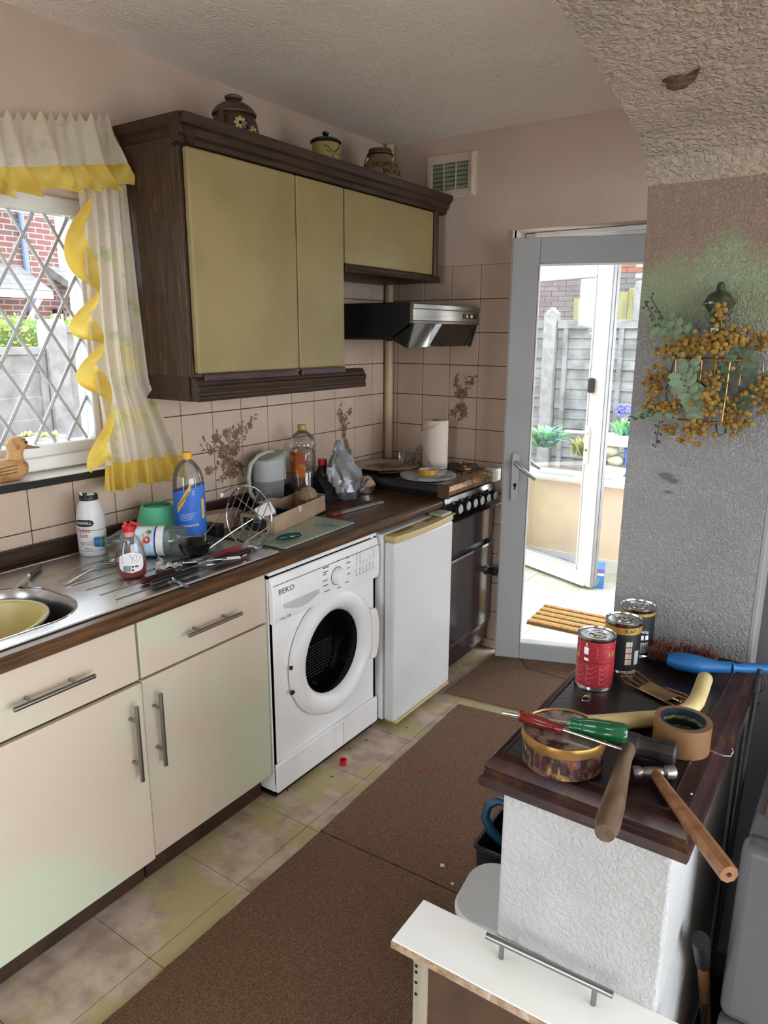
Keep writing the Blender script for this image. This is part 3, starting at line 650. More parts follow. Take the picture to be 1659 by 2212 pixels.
# ================================================================ air vent high on the far wall
av = thing('air_vent', 'cream louvred air vent high on the far wall', 'vent', (.346, 3.08, 2.222))
M_vent = mat('vent_plastic_cream', '#d6c2ae', .5)
MB().box(-.125, .125, -.012, 0, -.094, -.056).box(-.125, .125, -.012, 0, .056, .094).box(-.125, -.098, -.012, 0, -.056, .056).box(.085, .125, -.012, 0, -.056, .056).build('frame', M_vent, av, smooth=False, bevel=.003)
MB().box(-.1, .09, -.002, 0, -.057, .057).build('backing', mat('vent_dark_green', '#5d6a4e', .8), av, smooth=False)
MB().box(.108, .120, -.03, -.01, -.088, .088).build('edge_ridge', M_vent, av, smooth=False, bevel=.003)
for i in range(6):
    for j in range(3):
        z_ = -.047+i*.0186; MB().use(at(-.068+j*.062, -.007, z_, rx=.6)).cbox(0, 0, 0, .054, .002, .014).build('slat', mat('vent_slat_green', '#98a384', .5), av, smooth=False)
for x in (-.037, .025): MB().box(x-.002, x+.002, -.013, -.004, -.057, .057).build('bar', M_vent, av, smooth=False)

# ================================================================ curtains
M_cloth = mat('floral_cotton', '#d9cdbb', .9, col2='#dcd0a0', ns=9, nlo=.55, nhi=.62, col3='#b9bd92', ns3=14, transl=.42, bump=.1, bs=300)
M_frill = mat('yellow_cotton', '#d9b84f', .85, col2='#e3c968', ns=12, transl=.4, bump=.1, bs=300)
cr = thing('curtain_rail', 'white curtain rail over the window, mostly behind the valance', 'rail', (0, 0, 0))
MB().rod((.055, -.6, 2.045), (.055, 1.50, 2.085), .007).build('rod', M_white, cr)
for y_ in (-.4, .5, 1.42): MB().box(0, .05, y_-.008, y_+.008, 2.045, 2.06).build('bracket', M_white, cr, smooth=False)
MB().tube([(.056, 1.495, 2.085), (.06, 1.515, 2.075), (.066, 1.52, 2.05), (.06, 1.526, 2.03)], .0045, 6).build('end_hook', M_white, cr)
def vz(y): return .2*(y-1.15) if y > .95 else -.04+.03*(y-.95)**2
rnd = random.Random(12); ph = [rnd.uniform(0, 6) for _ in range(8)]
def gather(y, f=1.0): return math.sin(y*78*f+ph[0])*.5+math.sin(y*131*f+ph[1])*.3+math.sin(y*47*f+ph[2])*.6
va = thing('curtain_valance', 'gathered floral valance with a yellow frill over the window', 'valance', (0, 0, 0))
b = MB(); b.grid(lambda u, v: (lambda y: (.075+.018*v+(.006+.016*v)*gather(y), y+.0*v, 2.085+vz(y)+.012*(1-v)*math.sin(y*200)-.135*v+.01*gather(y*.8)*v))(-.6+2.09*u+.03*v*u), 560, 12)
b.build('fabric', M_cloth, va, ang=80)
b = MB(); b.grid(lambda u, v: (lambda y: (.094+.022*gather(y)*(1-v)+v**1.3*(.040*math.sin(y*74+1.8*math.sin(y*23)))+.040*v, y+.024*v**1.5*math.cos(y*74+1.8*math.sin(y*23)), 1.956+vz(y)-.070*v-.013*v*v*math.sin(y*74+1.8*math.sin(y*23))))(-.6+2.115*u+.04*v*u**20), 900, 8)
b.build('frill', M_frill, va, ang=80)
cu = thing('curtain', 'floral curtain with yellow frilled edges drawn to the right of the window', 'curtain', (0, 0, 0))
def cpt(u, v):
    """u across (0 left), v down"""
    z = 2.02-(2.02-1.128)*v; yl = 1.366-.036*v+.012*math.sin(v*9)*v; yr = 1.527+(0.085*max(0, (v-.72)/.28))
    y = yl+(yr-yl)*u; f = math.sin(u*2*PI*4.2+.6*math.sin(v*3))+.35*math.sin(u*2*PI*9+v*2)
    x = .066+.034*v*v+.02*(.5+.6*v)*f+.01*v
    return (x, y+.004*math.cos(u*2*PI*4.2)*v, z)
b = MB(); b.grid(cpt, 110, 40); b.build('panel', M_cloth, cu, ang=80)
def side(u, v):
    v = .12+.88*v; p = cpt(0, v); s_ = v*2*PI*4.6+1.1*math.sin(v*11)
    lft = .030+.034*math.sin(s_); rgt = .012-.020*math.sin(s_+.9)
    return (p[0]+.016+.030*math.sin(PI*u)*math.cos(s_)+.03*u*math.cos(s_+.8), p[1]+.004+rgt-(lft+rgt)*u, p[2]+.030*(u-.4)*math.cos(s_+.6))
b = MB(); b.grid(side, 10, 220); b.build('side_frill', M_frill, cu, ang=80)
def hem(u, v):
    p = cpt(u, 1); k = math.sin(u*2*PI*13+2*math.sin(u*9))
    return (p[0]+.006*v+(.004+.011*v)*k, p[1]+(u-.45)*.03*v, p[2]-.082*v+.006*v*math.sin(u*2*PI*2.2+2))
b = MB(); b.grid(hem, 160, 8); b.build('hem_frill', M_frill, cu, ang=80)

# ================================================================ duck on the sill
dk = thing('duck_ornament', 'carved wooden duck ornament on the window sill', 'ornament', (0.0, 1.090, 1.106), 0); dk.scale = (.92, .92, .80)
M_dk = mat('carved_wood_duck', '#c79a63', .55, col2='#8a5a38', ns=26, nlo=.5, nhi=.7, col3='#d9b25e', ns3=9, bump=.5, bs=70, dist=.004)
b = MB(); rs = []
for t, (yy, zc, rx_, rz_) in enumerate(((-.16, .062, .004, .006), (-.145, .058, .02, .018), (-.11, .045, .042, .034), (-.06, .042, .055, .041), (-.01, .042, .056, .042), (.03, .042, .05, .042), (.055, .044, .036, .035), (.07, .046, .014, .016), (.074, .046, .002, .003))):
    rs.append([(rx_*math.cos(2*PI*i/20), yy, max(zc+rz_*math.sin(2*PI*i/20), .0)) for i in range(20)])
b.rings(rs); b.build('body', M_dk, dk)
b = MB(); rs = []
for (yy, zz_, r_) in ((.03, .06, .034), (.034, .085, .026), (.038, .1, .023), (.042, .118, .030), (.045, .134, .033), (.045, .15, .027), (.044, .159, .014), (.044, .162, .002)):
    rs.append([(r_*.92*math.cos(2*PI*i/18), yy+r_*math.sin(2*PI*i/18), zz_) for i in range(18)])
b.rings(rs); b.build('head', M_dk, dk)
b = MB(); rs = []
for yy, zz_, rx_, rz_ in ((.068, .122, .02, .013), (.085, .116, .018, .008), (.10, .112, .017, .0045), (.116, .1105, .012, .003), (.12, .1105, .002, .001)):
    rs.append([(rx_*math.cos(2*PI*i/12), yy, zz_+rz_*math.sin(2*PI*i/12)) for i in range(12)])
b.rings(rs); b.build('bill', mat('duck_bill', '#a58a58', .5, col2='#8a5f5a'), dk)
for s in (-1, 1):
    MB().ball((.027*s, .062, .138), .0055).build('eye', M_black, dk)
    wv = MB(); wv.use(at(.05*s, -.04, .05)).ball((0, 0, 0), .05, 14, 8, (.2, 1.3, .55)); wo = wv.build('wing', M_dk, dk)
    for k in range(3): MB().tube([(.0615*s-(abs(i)*.0012)*s, -.04+i*.012, .062-.012*k+.0007*i) for i in range(-4, 5)], .002, 5).build('feather_ridge', mat('duck_groove', '#77492f', .6), wo)

# ================================================================ jars on top of the cupboard
TOPZ = 2.1025
M_jb = mat('brown_stoneware', '#4f3c2b', .4, col2='#3c2c20', ns=6)
j = thing('flowered_jar', 'brown two-handled jar with yellow daisies on top of the wall cupboard', 'jar', (.2, 1.878, TOPZ), .0)
pf = [(.05, 0), (.066, .01), (.078, .04), (.08, .07), (.074, .10), (.066, .118), (.062, .124)]
MB().lathe(pf, 32).build('body', M_jb, j)
lid = MB().lathe([(.072, .122), (.073, .127), (.06, .145), (.04, .158), (.02, .163), (.018, .168), (.028, .172), (.03, .178), (.022, .183), (.001, .184)], 32, True, False).build('lid', M_jb, j)
for s in (-1, 1):
    MB().use(at(0, 0, 0, rz=.35)).tube([(0, s*.066, .11), (0, s*.095, .108), (0, s*.104, .085), (0, s*.1, .055), (0, s*.078, .035)], [.008, .011, .012, .011, .008], 8).build('handle', M_jb, j)
rf = lambda z: max(.05, .081-4.0*(z-.065)**2)
for th, z_ in ((-.55, .085), (-.0, .062), (-.25, .075)):
    pe = MB()
    for q in range(8):
        a = q*PI/4
        vs_ = []
        for (l, wd) in ((.006, .003), (.014, .005), (.02, .003), (.021, 0), (.02, -.003), (.014, -.005), (.006, -.003)):
            x, y = l*math.cos(a)-wd*math.sin(a), l*math.sin(a)+wd*math.cos(a); R = rf(z_+y)+.0025; vs_.append((R*math.cos(th+x/R), R*math.sin(th+x/R), z_+y))
        pe.add(vs_, [tuple(range(7))])
    po = pe.build('daisy', mat('daisy_yellow', '#a89a55', .5, col2='#bcae78', ns=30) if z_ != .075 else mat('daisy_dark', '#3b2a3d', .5), j, smooth=False)
    R = rf(z_)+.003; MB().ball((R*math.cos(th), R*math.sin(th), z_), .0055).build('daisy_eye', mat('daisy_eye', '#2b1c14', .6), po)
j = thing('face_jar', 'cream jar with a frowning face and navy lid on the wall cupboard', 'jar', (.2, 2.355, TOPZ), -.25)
M_cj = mat('cream_stoneware', '#a8965c', .4, col2='#94814e', ns=8, bump=.1, bs=40)
MB().lathe([(.045, 0), (.058, .012), (.062, .04), (.058, .07), (.053, .10), (.052, .133)], 32).build('body', M_cj, j)
lid = MB().lathe([(.055, .131), (.060, .134), (.060, .139), (.050, .147), (.032, .153), (.012, .156), (.009, .160), (.013, .165), (.014, .170), (.008, .175), (.001, .176)], 32, True, False).build('lid', mat('navy_glaze', '#10151d', .2, ns=9), j)
Rj = lambda z: .059-.11*max(0, z-.05)+.0015 if z < .1 else .0545
def arc(pts, r=.002, nm='brow'):
    MB().tube([(Rj(z)*math.cos(t), Rj(z)*math.sin(t), z) for t, z in pts], r, 6).build(nm, mat('face_relief', '#6a5b3a', .5), j)
arc([(-.75, .118), (-.5, .112), (-.25, .1), (-.05, .094)], .0024); arc([(.6, .115), (.4, .11), (.15, .1), (.02, .095)], .0024)
arc([(-.6, .1), (-.45, .097), (-.3, .092)], .002, 'eye'); arc([(.25, .092), (.4, .09), (.52, .085)], .002, 'eye')
MB().use(at(Rj(.078)-.004, .0, .078)).ball((0, 0, 0), .012, 10, 7, (.8, .8, 1.2)).build('nose', M_cj, j)
for s in (-1, 1): MB().use(at(.047, s*.026, .058)).ball((0, 0, 0), .018, 10, 7, (.7, 1, 1)).build('cheek', M_cj, j)
j = thing('pickle_jar', 'brown stoneware jar lettered HOME MADE PICKLES on the cupboard', 'jar', (.2, 2.72, TOPZ), -.3)
pr = [(.062, 0), (.082, .012), (.088, .05), (.086, .085), (.07, .12), (.05, .14), (.047, .15), (.052, .158), (.052, .165), (.045, .166)]
MB().lathe(pr, 32).build('body', mat('pickle_stoneware', '#86704f', .4, col2='#745e42', ns=5), j)
MB().lathe([(.044, .164), (.05, .170), (.048, .18), (.001, .182)], 28).build('lid', mat('pickle_lid', '#5a3f2b', .5), j)
MB().tube([(.053*math.cos(a), .053*math.sin(a), .158) for a in [i*2*PI/20 for i in range(20)]], .004, 6, True).build('wire_clip', M_blackm, j)
MB().tube([(0, -.052, .158), (0, -.075, .14), (0, -.082, .118), (0, -.074, .1)], .002, 6).build('wire_loop', M_blackm, j)
tx = MB(); fr_ = lambda z: .090 if z < .08 else .090-.44*(z-.08)
text_cyl(tx, 'HOME MADE', .032, .09, .12, .108, fn=fr_); text_cyl(tx, 'PICKLES', .032, .09, .12, .080, fn=fr_); tx.build('lettering', mat('print_black_brown', '#1a1411', .7), j, smooth=False)
# ================================================================ things on the worktop
SZ = WT+.0045                                                        # level of the drainer
clear = thin_glass('clear_bottle', (.93, .94, .94), .05, .04, .03)
M_lab = mat('label_white', '#e9e9e6', .5, ns=20)
def cam_ang(x, y): return math.atan2(0-y, 2.09-x)
# salt
x, y = .118, 1.272; t = thing('salt_bottle', 'white table salt bottle with black cap on the drainer', 'bottle', (x, y, SZ)); A = cam_ang(x, y)
sp_ = [(.038, 0), (.042, .006), (.0425, .03), (.043, .09), (.041, .125), (.034, .158), (.027, .172), (.026, .175)]
MB().lathe(sp_, 32).build('body', mat('salt_white_plastic', '#dcdcda', .35), t)
MB().lathe([(.0275, .173), (.0275, .187), (.026, .189), (.001, .189)], 28, True, False).build('cap', M_black, t)
MB().use(at(0, 0, .189, rz=A)).cbox(0, .006, .001, .03, .02, .003).use(at(-.004, -.02, .19, rz=A, rx=.5)).cbox(0, 0, .003, .012, .004, .012).build('flip_lid', mat('salt_lid_white', '#d5d5d3', .4), t, smooth=False)
MB().lathe([(.0432, .083), (.0432, .085)], 32, False, False).lathe([(.0425, .018), (.0425, .0195)], 32, False, False).build('seam', mat('seam_grey'), t)
rs_ = lambda z: .0434 if z < .09 else .0434-.055*(z-.09)
b = MB(); b.grid(lambda u, v: (lambda a, r: ((r+.0003)*math.cos(A-.55+a), (r+.0003)*math.sin(A-.55+a), .107+.0115*math.sin(PI*2*v)*0+(v-.5)*.022*math.sqrt(max(0, 1-(2*u-1)**4))))((u-.5)*1.5, .0432), 14, 4)
b.build('badge', mat('salt_badge_black', '#1b1b1d', .5), t, ang=80)
tx = MB(); text_cyl(tx, 'NNEMILL', .0125, .0438, A-.55, .107); tx.build('lettering', mat('print_white', '#f0f0f0', .5), t, smooth=False)
tx = MB(); text_cyl(tx, 'Table', .02, .0434, A-.6, .084); text_cyl(tx, 'Salt', .02, .0434, A-.6, .068); tx.build('lettering', mat('print_red', '#a62d26', .5), t, smooth=False)
tx = MB(); text_cyl(tx, 'Suitable for the', .0062, .043, A-.5, .046); text_cyl(tx, 'Salt & cooking', .0062, .043, A-.5, .040); text_cyl(tx, '750g e', .009, .043, A-.35, .027); tx.build('lettering', mat('print_dark_grey'), t, smooth=False)
# upturned green bowl
t = MB().lathe([(.044, .112), (.048, .112), (.052, .108), (.082, .012), (.087, .008), (.088, 0), (.085, 0), (.080, .012), (.05, .102), (.001, .105)], 40, False, False)
tag(t.build('mixing_bowl', mat('mint_green_plastic', '#5fbf95', .35, ns=4), None, loc=(.13, 1.512, SZ)), 'mint green plastic bowl turned upside down behind the lying bottle', 'bowl')
# washing-up liquid
x, y = .405, 1.2; A = cam_ang(x, y); t = thing('washing_up_liquid', 'clear bottle of red washing-up liquid with red cap on the drainer', 'bottle', (x, y, SZ), A)
def sq(prof, n=32): return prof
bp = [(.034, 0), (.038, .004), (.0405, .03), (.0405, .06), (.036, .085), (.025, .112), (.0145, .126), (.0125, .134)]
MB().lathe(bp, 32, True, False, .62, 1).build('shell', clear, t)
MB().lathe([(.032, .002), (.0365, .005), (.0392, .03), (.0394, .049), (.001, .049)], 32, True, False, .6, 1).build('liquid', mat('red_liquid', '#d01826', .1, trans=.55, ior=1.33, ns=6), t)
MB().lathe([(.0142, .12), (.0135, .134)], 24, False, False).build('neck_ring', mat('pink_neck', '#d98e83', .5), t)
cp_ = MB().lathe([(.0165, .133), (.0165, .15), (.012, .152), (.001, .153)], 24, True, False).use(at(.0, .012, .154, rx=-.35)).cbox(0, .006, .002, .014, .028, .006).use(at(0, -.008, .158)).lathe([(.006, -.006), (.005, .004), (.001, .005)], 10)
cp_.build('cap', mat('red_cap', '#c41f27', .35), t, bevel=.001)
def lab(u, v):
    a = (u-.5)*1.75; R = (.0412 if v < .5 else .0412); yy = R*math.sin(a); xx = R*.62*math.cos(a)
    w_ = math.sqrt(max(0, 1-(2*v-1)**4)); yy *= w_; xx = .62*math.sqrt(max(0, R*R-yy*yy))+.0006
    return (xx, yy, .018+.06*v)
MB().grid(lab, 16, 12).build('label', M_lab, t, ang=80)
PLb = lambda y_, z_: (.62*math.sqrt(max(0, .0412**2-y_*y_))+.0012, y_, z_)
tx = MB()
def rect(y0, y1, z0, z1, mb=tx): mb.add([PLb(y0, z0), PLb(y1, z0), PLb(y1, z1), PLb(y0, z1)], [(0, 1, 2, 3)])
for i in range(9): rect(-.024, .004 if i < 6 else .0, .047+i*.0031, .0481+i*.0031)
yb = -.022
for i in range(11): wv_ = random.choice((.0006, .001, .0014)); rect(yb, yb+wv_, .023, .040); yb += wv_+.0009
rect(.0, .006, .034, .039); rect(.009, .018, .034, .039); rect(.0, .005, .024, .03)
tx.build('label_print', mat('print_dark_grey'), t, smooth=False)
hz = MB(); cy_, cz_ = .015, .061
for (s0, s1) in ((.0125, .0112),):
    P4 = [(1, 0), (0, 1), (-1, 0), (0, -1)]
    for i in range(4):
        a, b_ = P4[i], P4[(i+1) % 4]
        hz.add([PLb(cy_+a[0]*s0, cz_+a[1]*s0), PLb(cy_+b_[0]*s0, cz_+b_[1]*s0), PLb(cy_+b_[0]*s1, cz_+b_[1]*s1), PLb(cy_+a[0]*s1, cz_+a[1]*s1)], [(0, 1, 2, 3)])
hz.build('hazard_diamond', mat('print_red'), t, smooth=False)
b = MB(); vs_, fs = text_pts('!', .016); b.add([PLb(cy_+q[0], cz_+q[1]) for q in vs_], fs); b.build('lettering', M_black, t, smooth=False)
# bottle lying on its side
d = V((.785, .62, 0)).normalized(); a0 = V((.158, 1.256, SZ+.0475))
LMx = Mx.Translation(a0) @ align(d); t = thing('lying_bottle', 'empty clear drink bottle with blue cap lying on the drainer', 'bottle', a0-V((0, 0, .0475)))
LMx = Mx.Translation((0, 0, .0475)) @ align(d)
MB().use(LMx).lathe([(.0125, .02), (.0125, .034), (.018, .045), (.034, .07), (.044, .095), (.0465, .11), (.0465, .125), (.045, .13), (.0465, .215), (.044, .222), (.0465, .232), (.046, .265), (.034, .278), (.001, .27)], 32, False, False).build('shell', thin_glass('pale_bottle', (.86, .93, .92), .06, .05, .05), t)
MB().use(LMx).lathe([(.0155, 0), (.0155, .017), (.001, .0175)], 22, True, False).build('cap', mat('blue_cap', '#2f6fa8', .4), t)
MB().use(LMx).lathe([(.0158, .018), (.0158, .024)], 22, False, False).build('cap_ring', mat('teal_ring', '#2f8f8c', .4), t)
def onl(a, l, r=.0468): return LMx @ V((r*math.cos(a), r*math.sin(a), l))
def lpatch(a0_, a1_, l0, l1, r, nm, mt_): b = MB(); b.grid(lambda u, v: onl(a0_+(a1_-a0_)*u, l0+(l1-l0)*v, r), 32, 2); b.build(nm, mt_, t, ang=80)
lpatch(0, 2*PI, .128, .212, .0467, 'label', mat('pale_blue_label', '#a9c8dc', .4, col2='#d5e2ea', ns=28, stretch=(1, 1, 1)))
lpatch(0, 2*PI, .185, .190, .0470, 'label_stripe', mat('purple_band', '#3c2f7a', .4)); lpatch(0, 2*PI, .190, .212, .0469, 'label_edge', M_lab)
# pick the side of the bottle facing the camera
best = max([i*.05 for i in range(126)], key=lambda a: (onl(a, .16)-onl(a, .16, 0)).dot(V((1.8, -1.3, .5))))
def blob(cl, ca, r, nm, mt_, rr_=.0472): b = MB(); b.add([onl(best+ca+r/.047*math.cos(q), cl+r*math.sin(q), rr_) for q in [i*PI/8 for i in range(16)]], [tuple(range(16))]); b.build(nm, mt_, t, smooth=False)
blob(.165, -.1, .011, 'label_fruit', mat('fruit_red', '#a8412f', .5), .0474); blob(.150, .15, .009, 'label_fruit', mat('fruit_orange', '#d88a3a', .5)); blob(.162, -.42, .011, 'label_fruit', mat('fruit_peach', '#dd9c62', .5)); blob(.17, -.66, .008, 'label_leaf', mat('leaf_print', '#5d7a45', .5))
# lemonade bottle
x, y = .272, 1.532; A = cam_ang(x, y); t = thing('lemonade_bottle', 'tall clear lemonade bottle with blue label and yellow cap', 'bottle', (x, y, SZ), 0)
lp = [(.034, 0), (.046, .006), (.05, .03), (.0505, .13), (.0505, .20), (.048, .222), (.04, .246), (.026, .266), (.0155, .276), (.0135, .284), (.0135, .29)]
MB().lathe(lp, 36, True, False).build('shell', clear, t)
MB().lathe([(.0165, .279), (.0165, .297), (.0155, .3), (.001, .3)], 24, True, False).build('cap', mat('yellow_cap', '#e0a41f', .4), t)
b = MB(); patch_cyl(b, .0511, 0, 2*PI, .035, .19, 48, top=lambda u: .186+.012*math.sin(2*PI*u-A+.3)); b.build('label', mat('blue_label', '#2b62bd', .35, col2='#3a6fc4', ns=12), t, ang=80)
b = MB(); th = A-.15
def cy(a, z, r=.0516): return (r*math.cos(th+a), r*math.sin(th+a), z)
b.grid(lambda u, v: cy(-.68+.95*u, .108+.062*u+.016*u*u+(.028-.006*u)*v, .0515), 14, 3); b.build('label_flash', mat('label_yellow', '#e0b03c', .4), t, smooth=False)
b = MB(); b.grid(lambda u, v: cy(.95+.26*u, .088+.064*v, .0515), 6, 3); b.build('label_flash', mat('label_yellow'), t, smooth=False)
tx = MB(); text_cyl(tx, 'Schweppes', .0150, .0523, th-.2, .157, tilt=.90, sx=.92); tx.build('lettering', mat('print_black', '#161616', .5), t, smooth=False)
tx = MB(); text_cyl(tx, 'Lemonade', .014, .0526, th+.12, .070, tilt=.06)
for i in range(5): 
    z_ = .105-i*.0052
    tx.grid(lambda u, v: cy(-.52+(1.02-.07*i)*u, z_+.006*u+.0007*v, .0518), 10, 1)
for q in range(5): tx.add([cy(.42+.05*math.cos(q*1.25)+.025*math.cos(k*PI/3), .176+.004*math.sin(q*1.25)*1.6+.0014*math.sin(k*PI/3)) for k in range(6)], [tuple(range(6))])
tx.build('lettering', mat('print_white'), t, smooth=False)
# black bowl
t = MB().lathe([(.024, 0), (.026, .003), (.04, .016), (.049, .036), (.0515, .048), (.0505, .05), (.047, .047), (.038, .018), (.022, .006), (.001, .005)], 40, True, False)
tag(t.build('small_bowl', mat('black_glazed_bowl', '#0e0e0f', .25, ns=8), None, loc=(.405, 1.43, SZ)), 'small black bowl on the drainer in front of the lemonade bottle', 'bowl')
# dark carton behind
tag(MB().cbox(0, 0, .02, .06, .05, .04).build('carton', mat('black_carton', '#17171a', .5), None, loc=(.255, 1.64, WT), rot=(0, 0, .3), bevel=.002, smooth=False), 'small dark carton behind the lemonade bottle', 'carton')
# spoons, knives, pliers and the heap of cutlery
def spoon(name, label, a, b_, bowl_r=.022, mt_=None, cat='spoon'):
    a, b_ = V(a), V(b_); d_ = (b_-a); L_ = d_.length; ang = math.atan2(d_.y, d_.x); t = thing(name, label, cat, a, ang)
    m_ = mt_ or M_chrome
    pts = [(0, 0, .003), (L_*.3, 0, .010), (L_*.55, 0, .014), (L_*.75, 0, .008)]
    b2 = MB()
    for (p, q) in zip(pts, pts[1:]): 
        w0, w1 = (.0055-.006*p[0]/L_*.6), (.0055-.006*q[0]/L_*.6)
        b2.rings([[(p[0], -w0, p[2]), (p[0], w0, p[2]), (p[0], w0, p[2]+.0022), (p[0], -w0, p[2]+.0022)], [(q[0], -w1, q[2]), (q[0], w1, q[2]), (q[0], w1, q[2]+.0022), (q[0], -w1, q[2]+.0022)]])
    b2.build('stem', m_, t)
    b3 = MB(); cx_ = L_*.75+bowl_r*1.25
    b3.grid(lambda u, v: (lambda r_, th_: (cx_+1.45*bowl_r*r_*math.cos(th_), bowl_r*r_*math.sin(th_), .0015+.009*r_*r_))(v, u*2*PI), 28, 6); b3.build('bowl', m_, t, solid=.0012); return t
spoon('serving_spoon', 'long steel serving spoon lying beside the salt bottle', (.318, 1.045, SZ), (.248, 1.262, SZ))
spoon('teaspoon', 'steel spoon under the crumpled receipt on the drainer', (.30, 1.36, SZ), (.455, 1.285, SZ), .018)
def knife(name, label, a, b_, hl, hm, bl_w=.018, hw=.0085):
    a, b_ = V(a), V(b_); d_ = b_-a; L_ = d_.length; t = thing(name, label, 'knife', a, math.atan2(d_.y, d_.x))
    MB().rings([[(x_, w_*math.cos(q), .0095+h_*math.sin(q)) for q in [i*PI/6 for i in range(12)]] for x_, w_, h_ in ((0, hw*.7, .006), (.006, hw, .008), (hl*.5, hw*1.1, .0085), (hl*.9, hw*.9, .008), (hl, hw*.75, .006))]).build('handle', hm, t)
    b2 = MB(); b2.rings([[(hl, -bl_w*.4, .009), (hl, bl_w*.4, .009), (hl, bl_w*.4, .011), (hl, -bl_w*.4, .011)], [(L_*.9, -bl_w*.45, .007), (L_*.9, bl_w*.4, .007), (L_*.9, bl_w*.4, .008), (L_*.9, -bl_w*.45, .008)], [(L_, 0, .006), (L_, .001, .006), (L_, .001, .0068), (L_, 0, .0068)]]); b2.build('blade', M_chrome, t, smooth=False); return t
M_maroon = mat('maroon_plastic', '#3d1420', .3, col2='#341019', ns=10)
knife('kitchen_knife', 'maroon-handled kitchen knife at the front of the drainer', (.487, 1.168, SZ), (.483, 1.44, SZ), .115, M_maroon)
knife('kitchen_knife', 'black-handled kitchen knife overlapping the front edge of the sink', (.528, 1.168, SZ+.003), (.535, 1.53, SZ+.003), .16, M_black, .022, .0105)
knife('table_knife', 'steel table knife lying on the sink corner by the basin', (.13, 1.09, SZ), (.268, .925, SZ+.004), .09, M_steelb, .014, .006)
knife('peeler', 'small steel paring blade sticking out under the black knife', (.52, 1.235, SZ-.002), (.615, 1.222, SZ), .03, M_chrome, .016, .006)
t = thing('pliers', 'red and black handled pliers on the cutlery heap', 'pliers', (.505, 1.40, SZ+.004), 1.5)
for s, mt_, nm in ((1, mat('red_grip', '#7d1a2c', .35, col2='#9a2136', ns=8), 'red'), (-1, M_black, 'black')):
    h = MB().tube([(.0, s*.004, .012), (.03, s*.012, .012), (.07, s*.022, .012), (.11, s*.02, .012), (.135, s*.024, .012)], [.006, .008, .009, .0085, .006], 10).build('handle', mt_, t); h['label'] = nm + ' rubber grip'
MB().rings([[(-.045, -.003, .008), (-.045, .003, .008), (-.045, .003, .016), (-.045, -.003, .016)], [(0, -.011, .005), (0, .011, .005), (0, .011, .019), (0, -.011, .019)], [(.012, -.009, .006), (.012, .009, .006), (.012, .009, .018), (.012, -.009, .018)]]).build('jaws', M_steelb, t)
t = thing('screwdriver', 'dark red slim screwdriver beside the pliers on the drainer', 'screwdriver', (.47, 1.42, SZ), 1.25)
MB().use(at(.05, 0, .010, ry=PI/2)).lathe([(.004, 0), (.008, .008), (.0095, .04), (.0085, .075), (.005, .085)], 12).build('handle', mat('red_grip'), t)
MB().rod((-.05, 0, .009), (.05, 0, .010), .0025).build('shaft', M_chrome, t)
t = thing('can_opener', 'steel can opener in the cutlery heap by the black bowl', 'can opener', (.44, 1.36, SZ), 1.35)
for s in (-1, 1): MB().tube([(0, s*.003, .006), (.04, s*.008, .006), (.1, s*.012, .006), (.12, s*.008, .006)], .004, 8).build('arm', M_steelb, t)
MB().use(at(-.01, 0, .008)).lathe([(.012, 0), (.012, .006)], 16).build('wheel', M_chrome, t); MB().box(-.04, -.005, -.004, .004, .012, .018).build('key', M_black, t, smooth=False)
t = thing('fork', 'steel fork lying across the cutlery heap', 'fork', (.47, 1.33, SZ+.006), .95)
MB().box(0, .11, -.004, .004, .012, .0142).box(.11, .125, -.011, .011, .012, .0138).build('stem', M_chrome, t, smooth=False)
for k in range(4): MB().box(.125, .165, -.0105+k*.0065, -.0085+k*.0065, .012, .0136).build('tine', M_chrome, t, smooth=False)
def crumple(nx, ny, sx, sy, amp, seed, mt_, name, label, cat, loc, rz=0, h0=.002, solid=.0008, curl=0):
    rnd = random.Random(seed); off = V((rnd.random()*50, rnd.random()*50, 3))
    b = MB(); b.grid(lambda u, v: (sx*(u-.5), sy*(v-.5), h0+amp*abs(mnoise.fractal(V((u*3.1, v*3.1*sy/sx, 0))+off, 1.0, 2.1, 3))*2+curl*(2*u-1)**2), nx, ny)
    return tag(b.build(name, mt_, None, loc=loc, rot=(0, 0, rz), solid=solid, ang=25), label, cat)
crumple(10, 8, .075, .055, .007, 3, mat('receipt_paper', '#d9d6d2', .7, col2='#b9b6b2', ns=40), 'receipt', 'crumpled white paper receipt on the drainer', 'paper', (.43, 1.308, SZ+.004), .9)
crumple(18, 10, .17, .085, .014, 8, thin_glass('clear_packet', (.8, .8, .79), .12, .1, .25, (.7, .7, .7)), 'plastic_packet', 'clear crumpled plastic packet at the end of the drainer', 'packet', (.445, 1.545, SZ+.002), 1.1)
# wire rack standing on edge
t = thing('wire_rack', 'round chrome wire rack with folding legs standing on edge', 'rack', (.47, 1.60, WT+.003)); RM = at(0, 0, .102, rx=PI/2-.1)
M_wire = mat('chrome_wire', '#c9c9c9', .2, metal=1)
R_ = .1; MB().use(RM).tube([(R_*math.cos(i*2*PI/48), R_*math.sin(i*2*PI/48), 0) for i in range(48)], .0022, 8, True).build('ring', M_wire, t)
dr_ = V((math.cos(1.15), math.sin(1.15), 0)); nr_ = V((-dr_.y, dr_.x, 0))
for k in range(-3, 4):
    o_ = k*.026; hl = math.sqrt(R_*R_-o_*o_); p = nr_*o_; MB().use(RM).rod(p-dr_*hl, p+dr_*hl, .0014, n=6).build('bar', M_wire, t)
for k in (-1, 1): p = dr_*.03*k; hl = math.sqrt(R_*R_-.0009); MB().use(RM).rod(p-nr_*hl*.75, p+nr_*hl*.75, .0016, n=6).build('cross_bar', M_wire, t)
